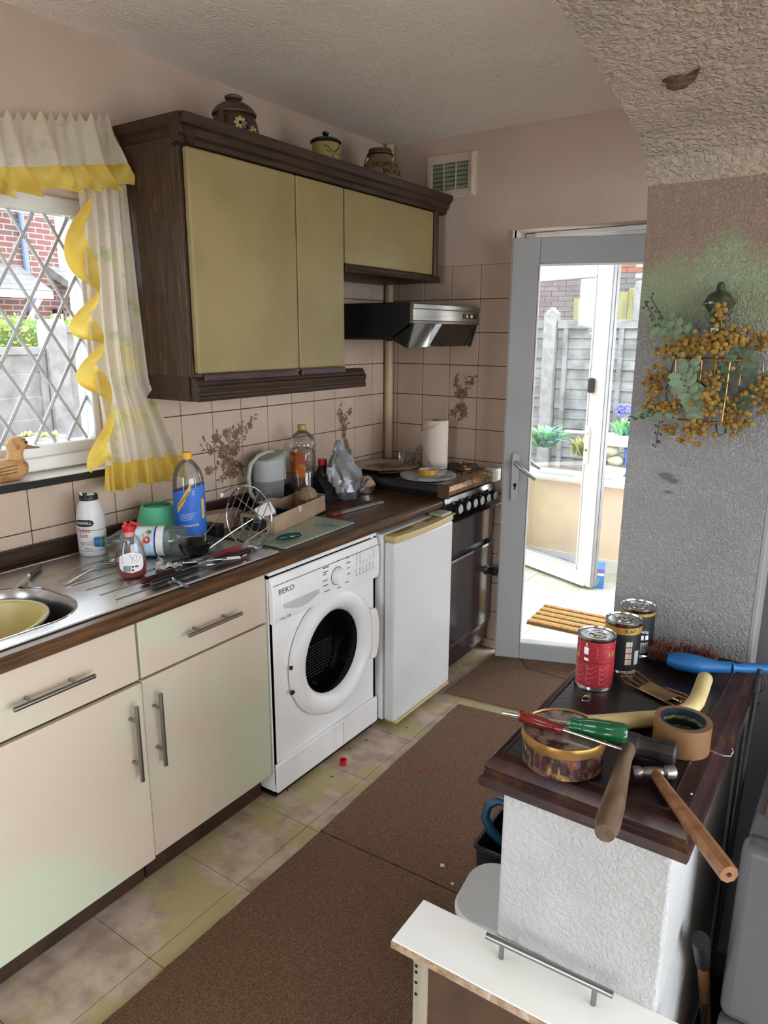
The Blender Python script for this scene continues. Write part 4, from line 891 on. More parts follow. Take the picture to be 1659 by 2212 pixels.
MB().tube([(-.085, 0, .135), (-.098, -.01, .112), (-.07, -.12, .062), (-.055, -.135, .045)], .0018, 6).build('leg', M_wire, t)
MB().tube([(.02, 0, .10), (-.02, -.06, .06), (-.06, -.145, .008), (-.05, -.14, .004), (.02, -.05, .03), (.09, 0, .085)], .0018, 6).build('leg', M_wire, t)
MB().tube([(-.04, 0, .19), (-.09, .02, .185), (-.15, .03, .155)], .0018, 6).build('leg', M_wire, t)
MB().use(at(-.152, .03, .148)).lathe([(.005, -.005), (.007, 0), (.006, .008), (.001, .01)], 12).build('foot_cap', mat('white_foot', '#e6e6e4', .4), t)
MB().tube([(.095, 0, .09), (.105, -.01, .085), (.07, -.03, .04), (.02, -.04, .02)], .0018, 6).build('leg', M_wire, t)
# glass chopping board
t = thing('chopping_board', 'frosted green glass chopping board under the cardboard tray', 'board', (0, 0, WT))
bd = MB(); bd.rings([[(.30, 1.645, .001), (.572, 1.655, .001), (.558, 2.045, .001), (.29, 2.035, .001)], [(.30, 1.645, .006), (.572, 1.655, .006), (.558, 2.045, .006), (.29, 2.035, .006)]])
bd.build('glass_plate', mat('frosted_green_glass', '#a9b39f', .25, col2='#9fb0a8', ns=5, trans=.15), t, smooth=False, bevel=.0015)
lf_ = MB()
def leafy(cx, cy_, n_, L_, seed):
    rn = random.Random(seed)
    for k in range(n_):
        a = k*2*PI/n_+rn.random()*.4; l = L_*rn.uniform(.7, 1.1); w_ = l*.13
        pts = [(l*u, w_*math.sin(PI*u)) for u in [i/6 for i in range(7)]]+[(l*u, -w_*math.sin(PI*u)) for u in [i/6 for i in range(5, 0, -1)]]
        lf_.add([(cx+p*math.cos(a)-q*math.sin(a), cy_+p*math.sin(a)+q*math.cos(a), .0063) for p, q in pts], [tuple(range(len(pts)))])
M_lm = mat('leaf_motif_green', '#5f8f80', .3, col2='#7aa596', ns=30); leafy(.50, 1.95, 9, .06, 2); lf_.build('leaf_motif', M_lm, t, smooth=False); lf_ = MB(); leafy(.50, 1.69, 8, .05, 3); lf_.build('leaf_motif', M_lm, t, smooth=False)
t = MB().use(at(0, 0, .012)).rings([[(-.05+.1*k/12, .013*math.sin(PI*k/12)**.38*math.cos(q), .0115*math.sin(PI*k/12)**.38*math.sin(q)) for q in [i*PI/7 for i in range(14)]] if 0 < k < 12 else [(-.05+.1*k/12, .001*math.cos(q), .001*math.sin(q)) for q in [i*PI/7 for i in range(14)]] for k in range(13)])
tag(t.build('glass_stopper', mat('dark_green_glass', '#1c5a4c', .08, trans=.6, ns=9), None, loc=(.52, 1.735, WT+.0065), rot=(0, 0, 1.2)), 'dark green glass knob lying on the chopping board by the rack', 'ornament')
# cardboard tray with odds and ends
A_ = V((.436, 1.752, 0)); Bv = V((.358, 2.125, 0)); ang = math.atan2((Bv-A_).y, (Bv-A_).x); L_ = (Bv-A_).length
t = thing('cardboard_tray', 'shallow cardboard tray of odds and ends on the chopping board', 'box', (A_.x, A_.y, WT+.0066), ang); Wd = .135
M_card = mat('cardboard', '#a88d76', .85, col2='#9b806a', ns=9, bump=.1, bs=40)
MB().box(0, L_, 0, Wd, 0, .004).build('base', M_card, t, smooth=False)
MB().box(0, L_, 0, .004, .004, .062).build('side', M_card, t, smooth=False); MB().box(0, L_, Wd-.004, Wd, .004, .058).build('side', M_card, t, smooth=False)
MB().box(0, .004, .004, Wd-.004, .004, .062).build('end', M_card, t, smooth=False); MB().box(L_-.004, L_, .004, Wd-.004, .004, .066).build('end', M_card, t, smooth=False)
lb = MB().box(-.001, 0, .03, Wd-.012, .004, .05).build('black_label', mat('black_card_print', '#1d1e20', .6), t, smooth=False)
tx = MB(); MX_ = Mx(((0, 0, -1, -.0014), (-1, 0, 0, .065), (0, 1, 0, .038), (0, 0, 0, 1))); text_flat(tx, 'GLASS', .011, MX_); text_flat(tx, 'chopping board', .005, Mx.Translation((0, 0, .009)) @ MX_); tx.build('lettering', mat('print_pale_grey', '#a9aaac', .6), t, smooth=False)
MB().add([(.17, .001, .0625), (.185, -.002, .064), (.19, -.003, .05), (.178, -.0025, .035), (.17, -.0025, .04)], [(0, 1, 2, 3, 4)]).build('torn_strip', mat('card_torn', '#c9b59f', .9), t, smooth=False)
ti = Mx.Translation((A_.x, A_.y, WT+.0066)) @ rotm(0, 0, ang)
def tray(u, v, z): return tuple(ti @ V((u, v, z)))
q = thing('plug_adaptor', 'white plug adaptor with red switch in the near end of the tray', 'adaptor', tray(.035, .055, .006), ang+.5)
qm = at(0, 0, .058, rx=-.5, ry=.55); MB().use(qm).cbox(0, 0, 0, .062, .062, .045).build('case', mat('white_bakelite', '#dcdcda', .3), q, smooth=False, bevel=.004)
MB().use(qm).cbox(-.008, -.004, .0235, .012, .038, .003).build('switch', mat('red_cap'), q, smooth=False, bevel=.001); MB().use(qm).cbox(.004, -.004, .0245, .008, .016, .005).build('pin', M_black, q, smooth=False)
for sx, sy in ((-.024, .02), (.024, .02), (.022, -.024)): MB().use(qm).cbox(sx, sy, .0232, .006, .006, .002).build('screw', M_black, q, smooth=False)
MB().use(at(0, 0, 0)).tube([(-.02, .0, .03), (-.015, .005, .012), (0, .01, .004)], .004, 6).build('flex', M_black, q)
q = thing('twine_ball', 'ball of natural twine at the far end of the tray', 'twine', tray(L_-.05, .05, .022)); M_tw = mat('jute_twine', '#a08a70', .9, col2='#8a745b', ns=60, bump=.4, bs=200)
MB().ball((0, 0, .04), .036, 16, 10).build('core', M_tw, q)
for k in range(15):
    n_ = V((random.uniform(-1, 1), random.uniform(-1, 1), random.uniform(-1, 1))).normalized() if k > 9 else (rotm(.5, .25, .35*(k-4.5)*.25) @ V((1, 0, 0))).normalized(); o_ = (k-4.5)*.0072 if k <= 9 else 0
    r_ = math.sqrt(max(.0001, .0372**2-o_*o_)); e1 = n_.orthogonal().normalized(); e2 = n_.cross(e1)
    MB().tube([V((0, 0, .04))+n_*o_+r_*(math.cos(i*PI/10)*e1+math.sin(i*PI/10)*e2) for i in range(20)], .0017, 5, True).build('strand', M_tw, q)
MB().tube([(.03, -.02, .05), (.04, -.045, .066), (.044, -.0575, .06), (.046, -.0585, .03)], .0016, 5).build('loose_end', M_tw, q)
q = thing('cable_coil', 'coil of black cable inside the tray', 'cable', tray(.14, .05, .005)); MB().tube([((.03+.003*math.sin(i*.9))*math.cos(i*.45), (.03+.003*math.sin(i*.9))*math.sin(i*.45), .006+i*.0006) for i in range(60)], .0045, 6).build('flex', M_black, q)
MB().box(-.02, .015, -.012, .012, .04, .055).build('plug', M_black, q, smooth=False, bevel=.003)
tag(MB().use(at(0, 0, .012)).cbox(0, 0, 0, .05, .035, .022).build('battery_box', mat('dark_green_card', '#1e3028', .5), None, loc=tray(.21, .07, .006), rot=(0, .3, ang), smooth=False), 'small dark green box in the middle of the tray', 'box')
tag(MB().lathe([(.02, 0), (.021, .01), (.018, .035), (.001, .037)], 16, True, False).build('cotton_reel', mat('grey_reel', '#5a5048', .6), None, loc=tray(.255, .045, .006)), 'grey-brown reel inside the tray beside the twine', 'reel')
crumple(8, 6, .10, .05, .006, 21, mat('leaflet_paper', '#cfcfcd', .6, col2='#aeb6bd', ns=30), 'leaflet', 'folded white leaflet propped against the back of the tray', 'paper', tray(.24, .165, -.004), ang+.15, .055)
tag(MB().box(0, .14, 0, .06, 0, .058).build('cardboard_box', M_card, None, loc=(.20, 1.66, WT), rot=(0, 0, 1.25), smooth=False, bevel=.002), 'low plain cardboard box behind the wire rack', 'box')
# water filter jug
x, y = .112, 2.075; A = 1.42; t = thing('filter_jug', 'grey plastic water filter jug with curved handle by the tiles', 'jug', (x, y, WT), A)
def jr(z, k=0): f = .84+.16*min(1, z/.20); return [((.068*f+(.012 if abs(math.atan2(math.sin(q), math.cos(q))) < .35 and z > .16 else 0))*math.copysign(abs(math.cos(q))**.8, math.cos(q))-k*math.copysign(1, math.cos(q))*0, (.052*f)*math.copysign(abs(math.sin(q))**.8, math.sin(q)), z) for q in [i*2*PI/36 for i in range(36)]]
MB().rings([jr(z) for z in (.106, .15, .195)], True, False, False).build('upper_tank', mat('jug_upper_white', '#c4c6c6', .15, trans=.2), t)
MB().rings([jr(z) for z in (0, .004, .05, .106)], True, True, False).build('tank', mat('jug_smoky_plastic', '#a4a6a7', .15, trans=.4, ns=4), t)
MB().rings([[(p[0]*.93, p[1]*.93, z) for p in jr(.19)] for z in (.105, .15, .19)]).build('inner_hopper', mat('jug_inner_white', '#b4b6b6', .3), t)
MB().lathe([(.03, .03), (.036, .095), (.02, .1)], 24, True, True).build('filter', mat('jug_filter_white', '#c2c3c2', .4), t)
for z in (.058, .108): MB().tube([(p[0]*1.005, p[1]*1.005, z) for p in jr(z)], .0012, 5, True).build('band', mat('seam_grey'), t)
MB().rings([[(p[0]*1.03, p[1]*1.04, .192) for p in jr(.19)], [(p[0]*1.04, p[1]*1.05, .198+.012*(p[0]/.07)) for p in jr(.2)], [(p[0]*.96, p[1]*.9, .206+.014*(p[0]/.07)) for p in jr(.2)], [(p[0]*.5, p[1]*.3, .209+.014*(p[0]/.07)) for p in jr(.2)]]).build('lid', mat('jug_lid_green_grey', '#9da590', .3), t)
hd_ = MB(); hp_ = [(.05, 0, .215), (.0, 0, .222), (-.05, 0, .21), (-.088, 0, .18), (-.10, 0, .13), (-.095, 0, .075), (-.07, 0, .028), (-.055, 0, .022)]
hd_.tube(hp_, [.005, .007, .008, .009, .009, .0085, .008, .006], 10); hd_.build('handle', mat('jug_handle_sage', '#a9ae9f', .3), t)
# squash bottle
x, y = .135, 2.255; A = cam_ang(x, y); t = thing('squash_bottle', 'big clear squash bottle with orange label and yellow cap', 'bottle', (x, y, WT), A)
def sqr(r, z, p): return [(r*math.copysign(abs(math.cos(q))**p, math.cos(q)), r*math.copysign(abs(math.sin(q))**p, math.sin(q)), z) for q in [i*2*PI/36 for i in range(36)]]
MB().rings([sqr(.046, 0, .7), sqr(.052, .006, .7), sqr(.052, .12, .75), sqr(.048, .13, .8), sqr(.052, .14, .8), sqr(.052, .205, .85), sqr(.047, .212, 1), sqr(.056, .225, 1), sqr(.056, .235, 1), sqr(.045, .265, 1), sqr(.024, .283, 1), sqr(.0165, .29, 1), sqr(.0165, .3, 1)], True, True, False).build('shell', thin_glass('amber_pet', (.90, .84, .76), .07, .05, .04), t)
MB().lathe([(.0185, .294), (.0185, .312), (.001, .313)], 24, True, False).build('cap', mat('yellow_cap2', '#b99a2c', .4), t)
MB().rings([sqr(.047, .003, .7), sqr(.05, .008, .7), sqr(.05, .1, .75)]).build('liquid', mat('amber_liquid', '#8a5a2a', .1, trans=.7, ior=1.33), t)
b = MB(); b.grid(lambda u, v: (lambda q, r_: (r_*math.copysign(abs(math.cos(q))**.82, math.cos(q)), r_*math.copysign(abs(math.sin(q))**.82, math.sin(q)), .10+.105*v))(-1.35+1.5*u, .0525), 16, 6); b.build('label', mat('orange_label', '#c06a1e', .4, col2='#8c3f1a', ns=14, col3='#caa030', ns3=18), t, ang=80)
tx = MB(); text_cyl(tx, '2', .03, .058, -.85, .178); tx.build('lettering', mat('print_white'), t, smooth=False)
b = MB()
for k in range(5): patch_cyl(b, .0505, .35+.03*k, .75, .12+.017*k, .124+.017*k, 6)
b.build('moulded_grip', thin_glass('amber_pet'), t)
# bag, black wrap and red-topped bottle
t = thing('red_top_bottle', 'dark bottle with a red cap half hidden behind the silver bag', 'bottle', (.175, 2.335, WT)); MB().lathe([(.03, 0), (.032, .01), (.032, .10), (.02, .13), (.014, .14)], 20).build('body', mat('dark_brown_bottle', '#3b2718', .3), t); MB().lathe([(.019, .138), (.019, .162), (.001, .163)], 20, True, False).build('cap', mat('red_cap'), t)
t = thing('silver_bag', 'crumpled silver foil bag standing at the back of the worktop', 'bag', (.262, 2.365, WT)); rnd = random.Random(5); b = MB(); rs = []
for k, (r_, z, cx_) in enumerate(((.055, 0, 0), (.07, .015, 0), (.078, .04, 0), (.082, .065, -.002), (.084, .09, -.004), (.08, .115, -.007), (.072, .14, -.012), (.058, .165, -.018), (.04, .19, -.022), (.03, .21, -.026), (.022, .228, -.028), (.012, .242, -.03))):
    rs.append([(lambda q: (cx_*1.0+r_*(1+.5*mnoise.noise(V((math.cos(q)*2.9, math.sin(q)*2.9, z*30)))+.08*math.sin(5*q+k*.7))*math.cos(q)*(.62 if k > 5 else .85), -.3*cx_+r_*(1+.5*mnoise.noise(V((math.cos(q)*2.9+9, math.sin(q)*2.9, z*30))))*math.sin(q), z))(i*2*PI/40) for i in range(40)])
b.rings(rs); M_foil = mat('silver_foil', '#a2a3a4', .35, metal=.5, col2='#88898b', ns=12, bump=.5, bs=22, dist=.012)
bo = b.build('bag_body', M_foil, t, ang=48)
tx = MB(); text_cyl(tx, 'MOLI', .022, .072, -1.0, .07, tilt=.5); tx.build('lettering', mat('print_dark_grey'), t, smooth=False)
b = MB(); b.grid(lambda u, v: (.03+.05*u+.01*math.sin(9*v), .02+.05*v+.012*math.sin(7*u), .012+.06*u*v+.02*math.sin(5*u+4*v)**2), 8, 8); b.build('torn_flap', M_foil, t, ang=20, solid=.001)
tag(MB().rings([[(-.03, -.02, 0), (.03, -.025, 0), (.035, .025, 0), (-.03, .02, 0)], [(-.034, -.022, .06), (.025, -.03, .055), (.03, .03, .06), (-.028, .022, .062)], [(-.05, -.01, .115), (-.04, -.02, .12), (-.03, .015, .11), (-.045, .016, .115)]]).build('black_wrapper', mat('black_wrap', '#16171a', .35, ns=30), None, loc=(.245, 2.262, WT), smooth=False), 'folded black wrapper leaning beside the silver bag', 'wrapper')
tag(MB().use(at(0, 0, 0)).box(-.075, .075, -.05, .05, 0, .0025).build('card_sheet', mat('maroon_card', '#4b2a2a', .5), None, loc=(.335, 2.31, WT), rot=(0, 0, .2), smooth=False), 'thin dark card lying under the silver bag', 'card')
# steel dish with a cloth
t = thing('steel_dish', 'small steel dish on the worktop next to the cooker', 'dish', (.262, 2.500, WT)); MB().lathe([(.045, 0), (.052, .003), (.055, .018), (.058, .033), (.06, .034), (.054, .032), (.05, .008), (.001, .005)], 32, True, False).build('dish_body', M_steel, t)
t = MB(); rs = []
for k, (r_, z) in enumerate(((.03, .0), (.05, .008), (.057, .022), (.05, .038), (.035, .048), (.012, .05), (.002, .046))):
    rs.append([(lambda q: (r_*(1+.22*mnoise.noise(V((math.cos(q)*3, math.sin(q)*3, z*40))))*math.cos(q), r_*(1+.22*mnoise.noise(V((math.cos(q)*3+4, math.sin(q)*3, z*40))))*math.sin(q), z+.006*math.sin(4*q+k)))(i*2*PI/36) for i in range(36)])
t.rings(rs); tag(t.build('dishcloth', mat('beige_cloth', '#b59c82', .95, col2='#a0866c', ns=20, bump=.6, bs=40, dist=.01), None, loc=(.262, 2.50, WT+.018), ang=60), 'beige dishcloth bunched up in the steel dish', 'cloth')
# aluminium strip with red end
t = thing('tile_scraper', 'aluminium strip with a red end on the worktop', 'tool', (.418, 2.085, WT), math.atan2(.29, .03)); MB().box(.045, .30, -.011, .011, .001, .009).build('strip', mat('dull_aluminium', '#b3b4b4', .4, metal=.7), t, smooth=False, bevel=.001); MB().box(0, .05, -.013, .013, 0, .012).build('handle', mat('dull_red_plastic', '#7e3428', .4), t, smooth=False, bevel=.003)
# on the hob
HZ = .9158
t = thing('round_tray', 'round cream tray with a brown flower print on the back of the hob', 'tray', (.185, 2.80, HZ)); MB().lathe([(.13, 0), (.152, .010), (.155, .013), (.152, .014), (.135, .007), (.001, .006)], 48, True, False).build('plate', mat('cream_tray', '#b69c84', .3, ns=6), t)
pr = MB(); PT = lambda a, b, o=0: (a, b, .0074+o); 
for i in range(6): sprig(pr, PT, -.06+.024*i, -.02+.02*(i % 3), 60+i, .10, 2, .03)
pr.build('flower_print', M_print, t, smooth=False)
t = thing('marble_board', 'round grey marble board on the front of the hob', 'board', (.468, 2.715, HZ)); MB().lathe([(.122, 0), (.125, .002), (.125, .012), (.122, .014), (.001, .014)], 48, True, False).build('slab', mat('grey_marble', '#a9a9a8', .2, col2='#8f9092', ns=9, detail=8, col3='#6e6f72', ns3=14), t)
MB().lathe([(.126, -.0006), (.127, .001)], 48, True, True).build('rubber_foot', M_black, t)
t = thing('yellow_tape', 'roll of yellow electrical tape on the marble board', 'tape', (.475, 2.70, HZ+.0145)); MB().lathe([(.038, 0), (.044, 0), (.044, .022), (.038, .022), (.038, 0)], 40, False, False).build('roll', mat('yellow_tape', '#cf9b1f', .35), t); MB().lathe([(.0362, .0), (.038, .0), (.038, .0225), (.0362, .0225), (.0362, 0)], 40, False, False).build('core', mat('tape_core_white', '#d5d0c4', .6), t)
MB().box(.035, .046, -.004, .004, .001, .0228).build('loose_end', thin_glass('clear_bottle'), t, smooth=False)
tag(MB().box(-.085, .085, -.011, .011, 0, .012).build('wood_strip', mat('thin_pine', '#6f5236', .5, ns=5, stretch=(1, 10, 10)), None, loc=(.41, 2.85, HZ), rot=(0, 0, -.12), smooth=False, bevel=.001), 'short brown wooden strip behind the marble board', 'strip')
t = thing('lighter', 'black gas lighter lying on the hob beside the marble board', 'lighter', (.305, 2.66, HZ), .75); MB().rings([[(x_, w_*math.cos(q), .01+h_*math.sin(q)) for q in [i*PI/6 for i in range(12)]] for x_, w_, h_ in ((-.06, .006, .006), (-.04, .012, .0095), (.02, .012, .0095), (.04, .006, .006))]).build('grip', M_black, t); MB().rod((.04, 0, .01), (.09, 0, .01), .004).build('nozzle', M_steelb, t)
t = thing('kitchen_roll', 'part-used roll of kitchen paper standing on the hob', 'kitchen roll', (.375, 2.93, HZ)); M_kr = mat('kitchen_paper', '#d9c8b8', .9, bump=.35, bs=120)
MB().lathe([(.02, 0), (.058, 0), (.06, .004), (.06, .222), (.058, .225), (.02, .225), (.02, 0)], 40, False, False).build('roll', M_kr, t)
MB().lathe([(.0185, 0), (.02, 0), (.02, .2253), (.0185, .2253), (.0185, 0)], 24, False, False).build('core', mat('card_core', '#8d7259', .9), t)
A = cam_ang(.375, 2.93)
def sheet(u, v):
    s = u*.165; s1 = .118; R_ = .0622; a = A+.95-min(s, s1)/R_
    p = V((R_*math.cos(a), R_*math.sin(a), 0))
    if s > s1: p += V((math.sin(a), -math.cos(a), 0))*(s-s1)
    top = .222-.058*max(0, (u-.25)/.75); bot = .012+.15*max(0, (u-.45)/.55)**1.2
    return (p.x, p.y, bot+(top-bot)*v)
b = MB(); b.grid(sheet, 30, 8); b.build('loose_sheet', M_kr, t, solid=.0008, ang=80)
crumple(20, 14, .13, .10, .05, 33, thin_glass('cling_film', (.88, .86, .83), .10, .12, .10, (.8, .75, .7)), 'plastic_wrap', 'crumpled clear plastic wrap in front of the kitchen roll', 'wrap', (.262, 2.92, HZ+.004), .4, .002, 0)
# ================================================================ half-wall top and what lies on it
PZ = .854
M_mah = mat('worn_mahogany', '#321817', .3, col2='#251113', ns=4, stretch=(3, 3, 3), col3='#4a3018', ns3=6, bump=.08, bs=40)
pt = thing('half_wall_top', 'dark moulded wooden top with a black inset panel on the half wall', 'shelf', (0, 0, .797))
def frame(mb, x0, x1, y0, y1, prof, yback):
    """moulded board: profile of (inset, z) rings"""
    mb.rings([[(x0+d, y0+d, z), (x1-d, y0+d, z), (x1-d, yback, z), (x0+d, yback, z)] for d, z in prof])
b = MB(); frame(b, 1.622, 1.954, .962, 1.598, [(.012, 0), (.003, .004), (0, .012), (.002, .022), (.007, .026), (.006, .031), (.009, .034), (.007, .040), (.012, .050), (.017, .056), (.024, .058), (.034, .058)], 1.598)
b.build('board', M_mah, pt, ang=22)
MB().box(1.652, 1.912, .998, 1.592, .050, .0585).build('inset_panel', mat('black_leathercloth', '#141315', .33, col2='#1f1115', ns=5, bump=.25, bs=160), pt, smooth=False)
r = MB(); r.prism([(1.648, .0575), (1.652, .0605), (1.656, .0575)], 'y', .998, 1.592).prism([(1.908, .0575), (1.912, .0605), (1.916, .0575)], 'y', .998, 1.592).prism([(.994, .0575), (.998, .0605), (1.002, .0575)], 'x', 1.648, 1.916); r.build('bead', M_mah, pt, smooth=False)
PZ = .797+.0587
# tins
def can(x, y, rz, label, colour, bands):
    t = thing('food_can', label, 'can', (x, y, PZ), rz, )
    MB().lathe([(.034, 0), (.037, .001), (.037, .004), (.0355, .007), (.0355, .102), (.037, .105), (.037, .1085), (.0355, .109), (.0345, .106), (.032, .1045), (.031, .1058), (.022, .1058), (.0215, .1048), (.001, .1048)], 40, True, False).build('can_body', mat('tinplate', '#c9c9c7', .2, metal=1, ns=30), t)
    MB().lathe([(.0359, .0075), (.0359, .1015)], 40, False, False).build('label', colour, t)
    for z0, z1, mt_ in bands: MB().lathe([(.0361, z0), (.0361, z1)], 40, False, False).build('label_band', mt_, t)
    for rr_ in (.027, .014): MB().tube([(rr_*math.cos(i*PI/12), rr_*math.sin(i*PI/12), .1055) for i in range(24)], .0009, 5, True).build('lid_ring', mat('tinplate'), t)
    rg = MB().tube([(.006+.0115*math.cos(i*PI/9), .008*math.sin(i*PI/9), .1075) for i in range(18)], .0014, 6, True); rg.cbox(-.008, 0, .107, .012, .008, .0016); rg.build('ring_pull', mat('tinplate'), t); return t
M_gold = mat('label_gold', '#b08d3f', .35, metal=.3)
A = cam_ang(1.692, 1.33)
t = can(1.692, 1.322, 0, 'red-labelled food can nearest the front of the three cans', mat('label_red', '#8e1f28', .4, col2='#9c2730', ns=10), ((.0585, .0595, mat('label_dark_red', '#4a1018', .4)),))
tx = MB(); text_cyl(tx, '2', .026, .0363, A-1.0, .085); tx.build('lettering', mat('label_pink', '#c4606a', .5), t, smooth=False)
tx = MB(); c_ = lambda a, z: (.0364*math.cos(A+a), .0364*math.sin(A+a), z)
for i in range(5): tx.add([c_(.05+.03*(i % 2), .092-i*.0052), c_(.75-.05*(i % 3), .092-i*.0052), c_(.75-.05*(i % 3), .0932-i*.0052), c_(.05+.03*(i % 2), .0932-i*.0052)], [(0, 1, 2, 3)])
for i in range(13):
    for a0_, a1_ in ((-1.15, -.55), (-.45, .1), (.25, .8)):
        tx.add([c_(a0_, .053-i*.0034), c_(a1_-.12*((i*7) % 3), .053-i*.0034), c_(a1_-.12*((i*7) % 3), .0538-i*.0034), c_(a0_, .0538-i*.0034)], [(0, 1, 2, 3)])
tx.build('label_print', mat('label_print_pink', '#cf9a9c', .5), t, smooth=False)
tx = MB(); tx.add([c_(-.62, .075), c_(-.38, .075), c_(-.36, .089), c_(-.64, .089)], [(0, 1, 2, 3)]); tx.add([c_(-.56, .089), c_(-.53, .098), c_(-.47, .098), c_(-.44, .089), c_(-.46, .089), c_(-.485, .096), c_(-.515, .096), c_(-.54, .089)], [tuple(range(8))]); tx.add([c_(-.6, .062), c_(-.35, .062), c_(-.35, .067), c_(-.6, .068)], [(0, 1, 2, 3)]); tx.build('label_bag_symbol', mat('print_white'), t, smooth=False)
b = MB(); b.add([c_(-1.25, .062), c_(-.95, .062), c_(-.95, .074), c_(-1.25, .074)], [(0, 1, 2, 3)]); b.add([c_(.72, .072), c_(1.1, .072), c_(1.1, .083), c_(.72, .083)], [(0, 1, 2, 3)]); b.build('label_gold_patch', M_gold, t, smooth=False)
M_lblk = mat('label_black', '#1c2021', .4, ns=9)
A = cam_ang(1.707, 1.434)
t = can(1.713, 1.428, 1.2, 'black-labelled food can with gold band, middle of the three cans', M_lblk, ((.086, .1, M_gold), (.1, .1018, mat('label_dark_red'))))
tx = MB(); text_cyl(tx, 'FLAT', .011, .0365, A+.42-1.2, .093); tx.build('lettering', M_black, t, smooth=False)
c_ = lambda a, z: (.0364*math.cos(A+a-1.2), .0364*math.sin(A+a-1.2), z)
b = MB()
for i in range(4): z_ = .06-.013*i; b.add([c_(.22, z_), c_(.58, z_), c_(.58, z_+.011), c_(.22, z_+.011)], [(0, 1, 2, 3)])
b.build('label_panel', mat('label_panel_green', '#a9b58f', .5, col2='#c07f8a', ns=40), t, smooth=False)
b = MB()
for i in range(9): a_ = .78+.036*i; b.add([c_(a_, .02), c_(a_+.012+.006*(i % 3), .02), c_(a_+.012+.006*(i % 3), .05), c_(a_, .05)], [(0, 1, 2, 3)])
b.build('barcode', mat('print_white'), t, smooth=False)
A = cam_ang(1.709, 1.518)
t = can(1.716, 1.523, .4, 'black-labelled food can furthest back, against the textured wall', M_lblk, ((.094, .1005, M_gold),))
c_ = lambda a, z: (.0364*math.cos(A+a-.4), .0364*math.sin(A+a-.4), z)
b = MB()
for i in range(12): a_ = .25+.045*i; b.add([c_(a_, .012), c_(a_+.014+.01*(i % 3), .012), c_(a_+.014+.01*(i % 3), .036), c_(a_, .036)], [(0, 1, 2, 3)])
b.add([c_(.25, .042), c_(.45, .042), c_(.45, .052), c_(.25, .052)], [(0, 1, 2, 3)]); b.add([c_(.55, .042), c_(.75, .042), c_(.75, .052), c_(.55, .052)], [(0, 1, 2, 3)]); b.build('barcode', mat('print_white'), t, smooth=False)
tx = MB(); text_cyl(tx, '400g', .009, .0365, A+.5-.4, .06); tx.build('lettering', mat('print_white'), t, smooth=False)
# biscuit tin
t = thing('biscuit_tin', 'round printed biscuit tin with a gold rim at the front of the half-wall top', 'tin', (1.738, 1.032, PZ))
M_tin = mat('tin_print', '#6b4a38', .35, col2='#2b1f22', ns=34, nlo=.46, nhi=.56, col3='#b08a55', ns3=46, metal=.2)
MB().lathe([(.062, 0), (.0645, .002), (.0645, .043)], 56, True, False).build('tin_body', M_tin, t)
MB().lathe([(.0665, .040), (.0672, .043), (.0672, .053), (.066, .0565), (.064, .057), (.0625, .0545)], 56, False, False).build('lid_rim', mat('tin_gold', '#9a7540', .3, metal=.7, ns=12), t)
MB().lathe([(.0630, .0545), (.052, .0552), (.03, .0556), (.001, .0557)], 56, False, False).build('lid_top', mat('tin_lid_print', '#8a7a70', .22, col2='#3a2128', ns=26, nlo=.46, nhi=.55, col3='#b29252', ns3=40, metal=.5), t)
A = cam_ang(1.738, 1.032)
def ct(a, z, r=.0648): return (r*math.cos(A+a), r*math.sin(A+a), z)
b = MB()
for i, a in enumerate((-.62, -.42, -.15, .05)):
    h_ = (.026, .024, .021, .02)[i]; w_ = .075
    b.add([ct(a-w_, .012), ct(a+w_, .012), ct(a+w_, .012+h_*.6)]+[ct(a+w_*math.cos(q), .012+h_*(.6+.4*math.sin(q))) for q in [k*PI/6 for k in range(1, 6)]]+[ct(a-w_, .012+h_*.6)], [tuple(range(9))])
b.build('printed_arch', mat('tin_arch_dark', '#3d2426', .4), t, smooth=False)
b = MB(); b.add([ct(-.82, .006), ct(-.74, .006), ct(-.74, .040), ct(-.82, .040)], [(0, 1, 2, 3)]); b.add([ct(.22, .03), ct(1.1, .03), ct(1.1, .039), ct(.22, .039)], [(0, 1, 2, 3)]); b.build('printed_panel', mat('tin_panel_black', '#1a1b1e', .4), t, smooth=False)
b = MB(); b.add([ct(.24, .03, .065), ct(.36, .03, .065), ct(.36, .036, .065), ct(.24, .036, .065)], [(0, 1, 2, 3)]); b.build('printed_flag', mat('tin_flag_red', '#9a4236', .4), t, smooth=False)
b = MB(); b.add([ct(.37, .03, .065), ct(.45, .03, .065), ct(.45, .036, .065), ct(.37, .036, .065)], [(0, 1, 2, 3)]); b.build('printed_flag', mat('tin_flag_blue', '#3d3f73', .4), t, smooth=False)
b = MB()
for i in range(14): a = .28+.06*i; b.add([ct(a, .012+.004*(i % 3), .065), ct(a+.02, .012, .065), ct(a+.03, .022+.004*(i % 2), .065), ct(a+.014, .021, .065)], [(0, 1, 2, 3)])
b.build('printed_crowd', mat('tin_crowd_red', '#7e3733', .4), t, smooth=False)
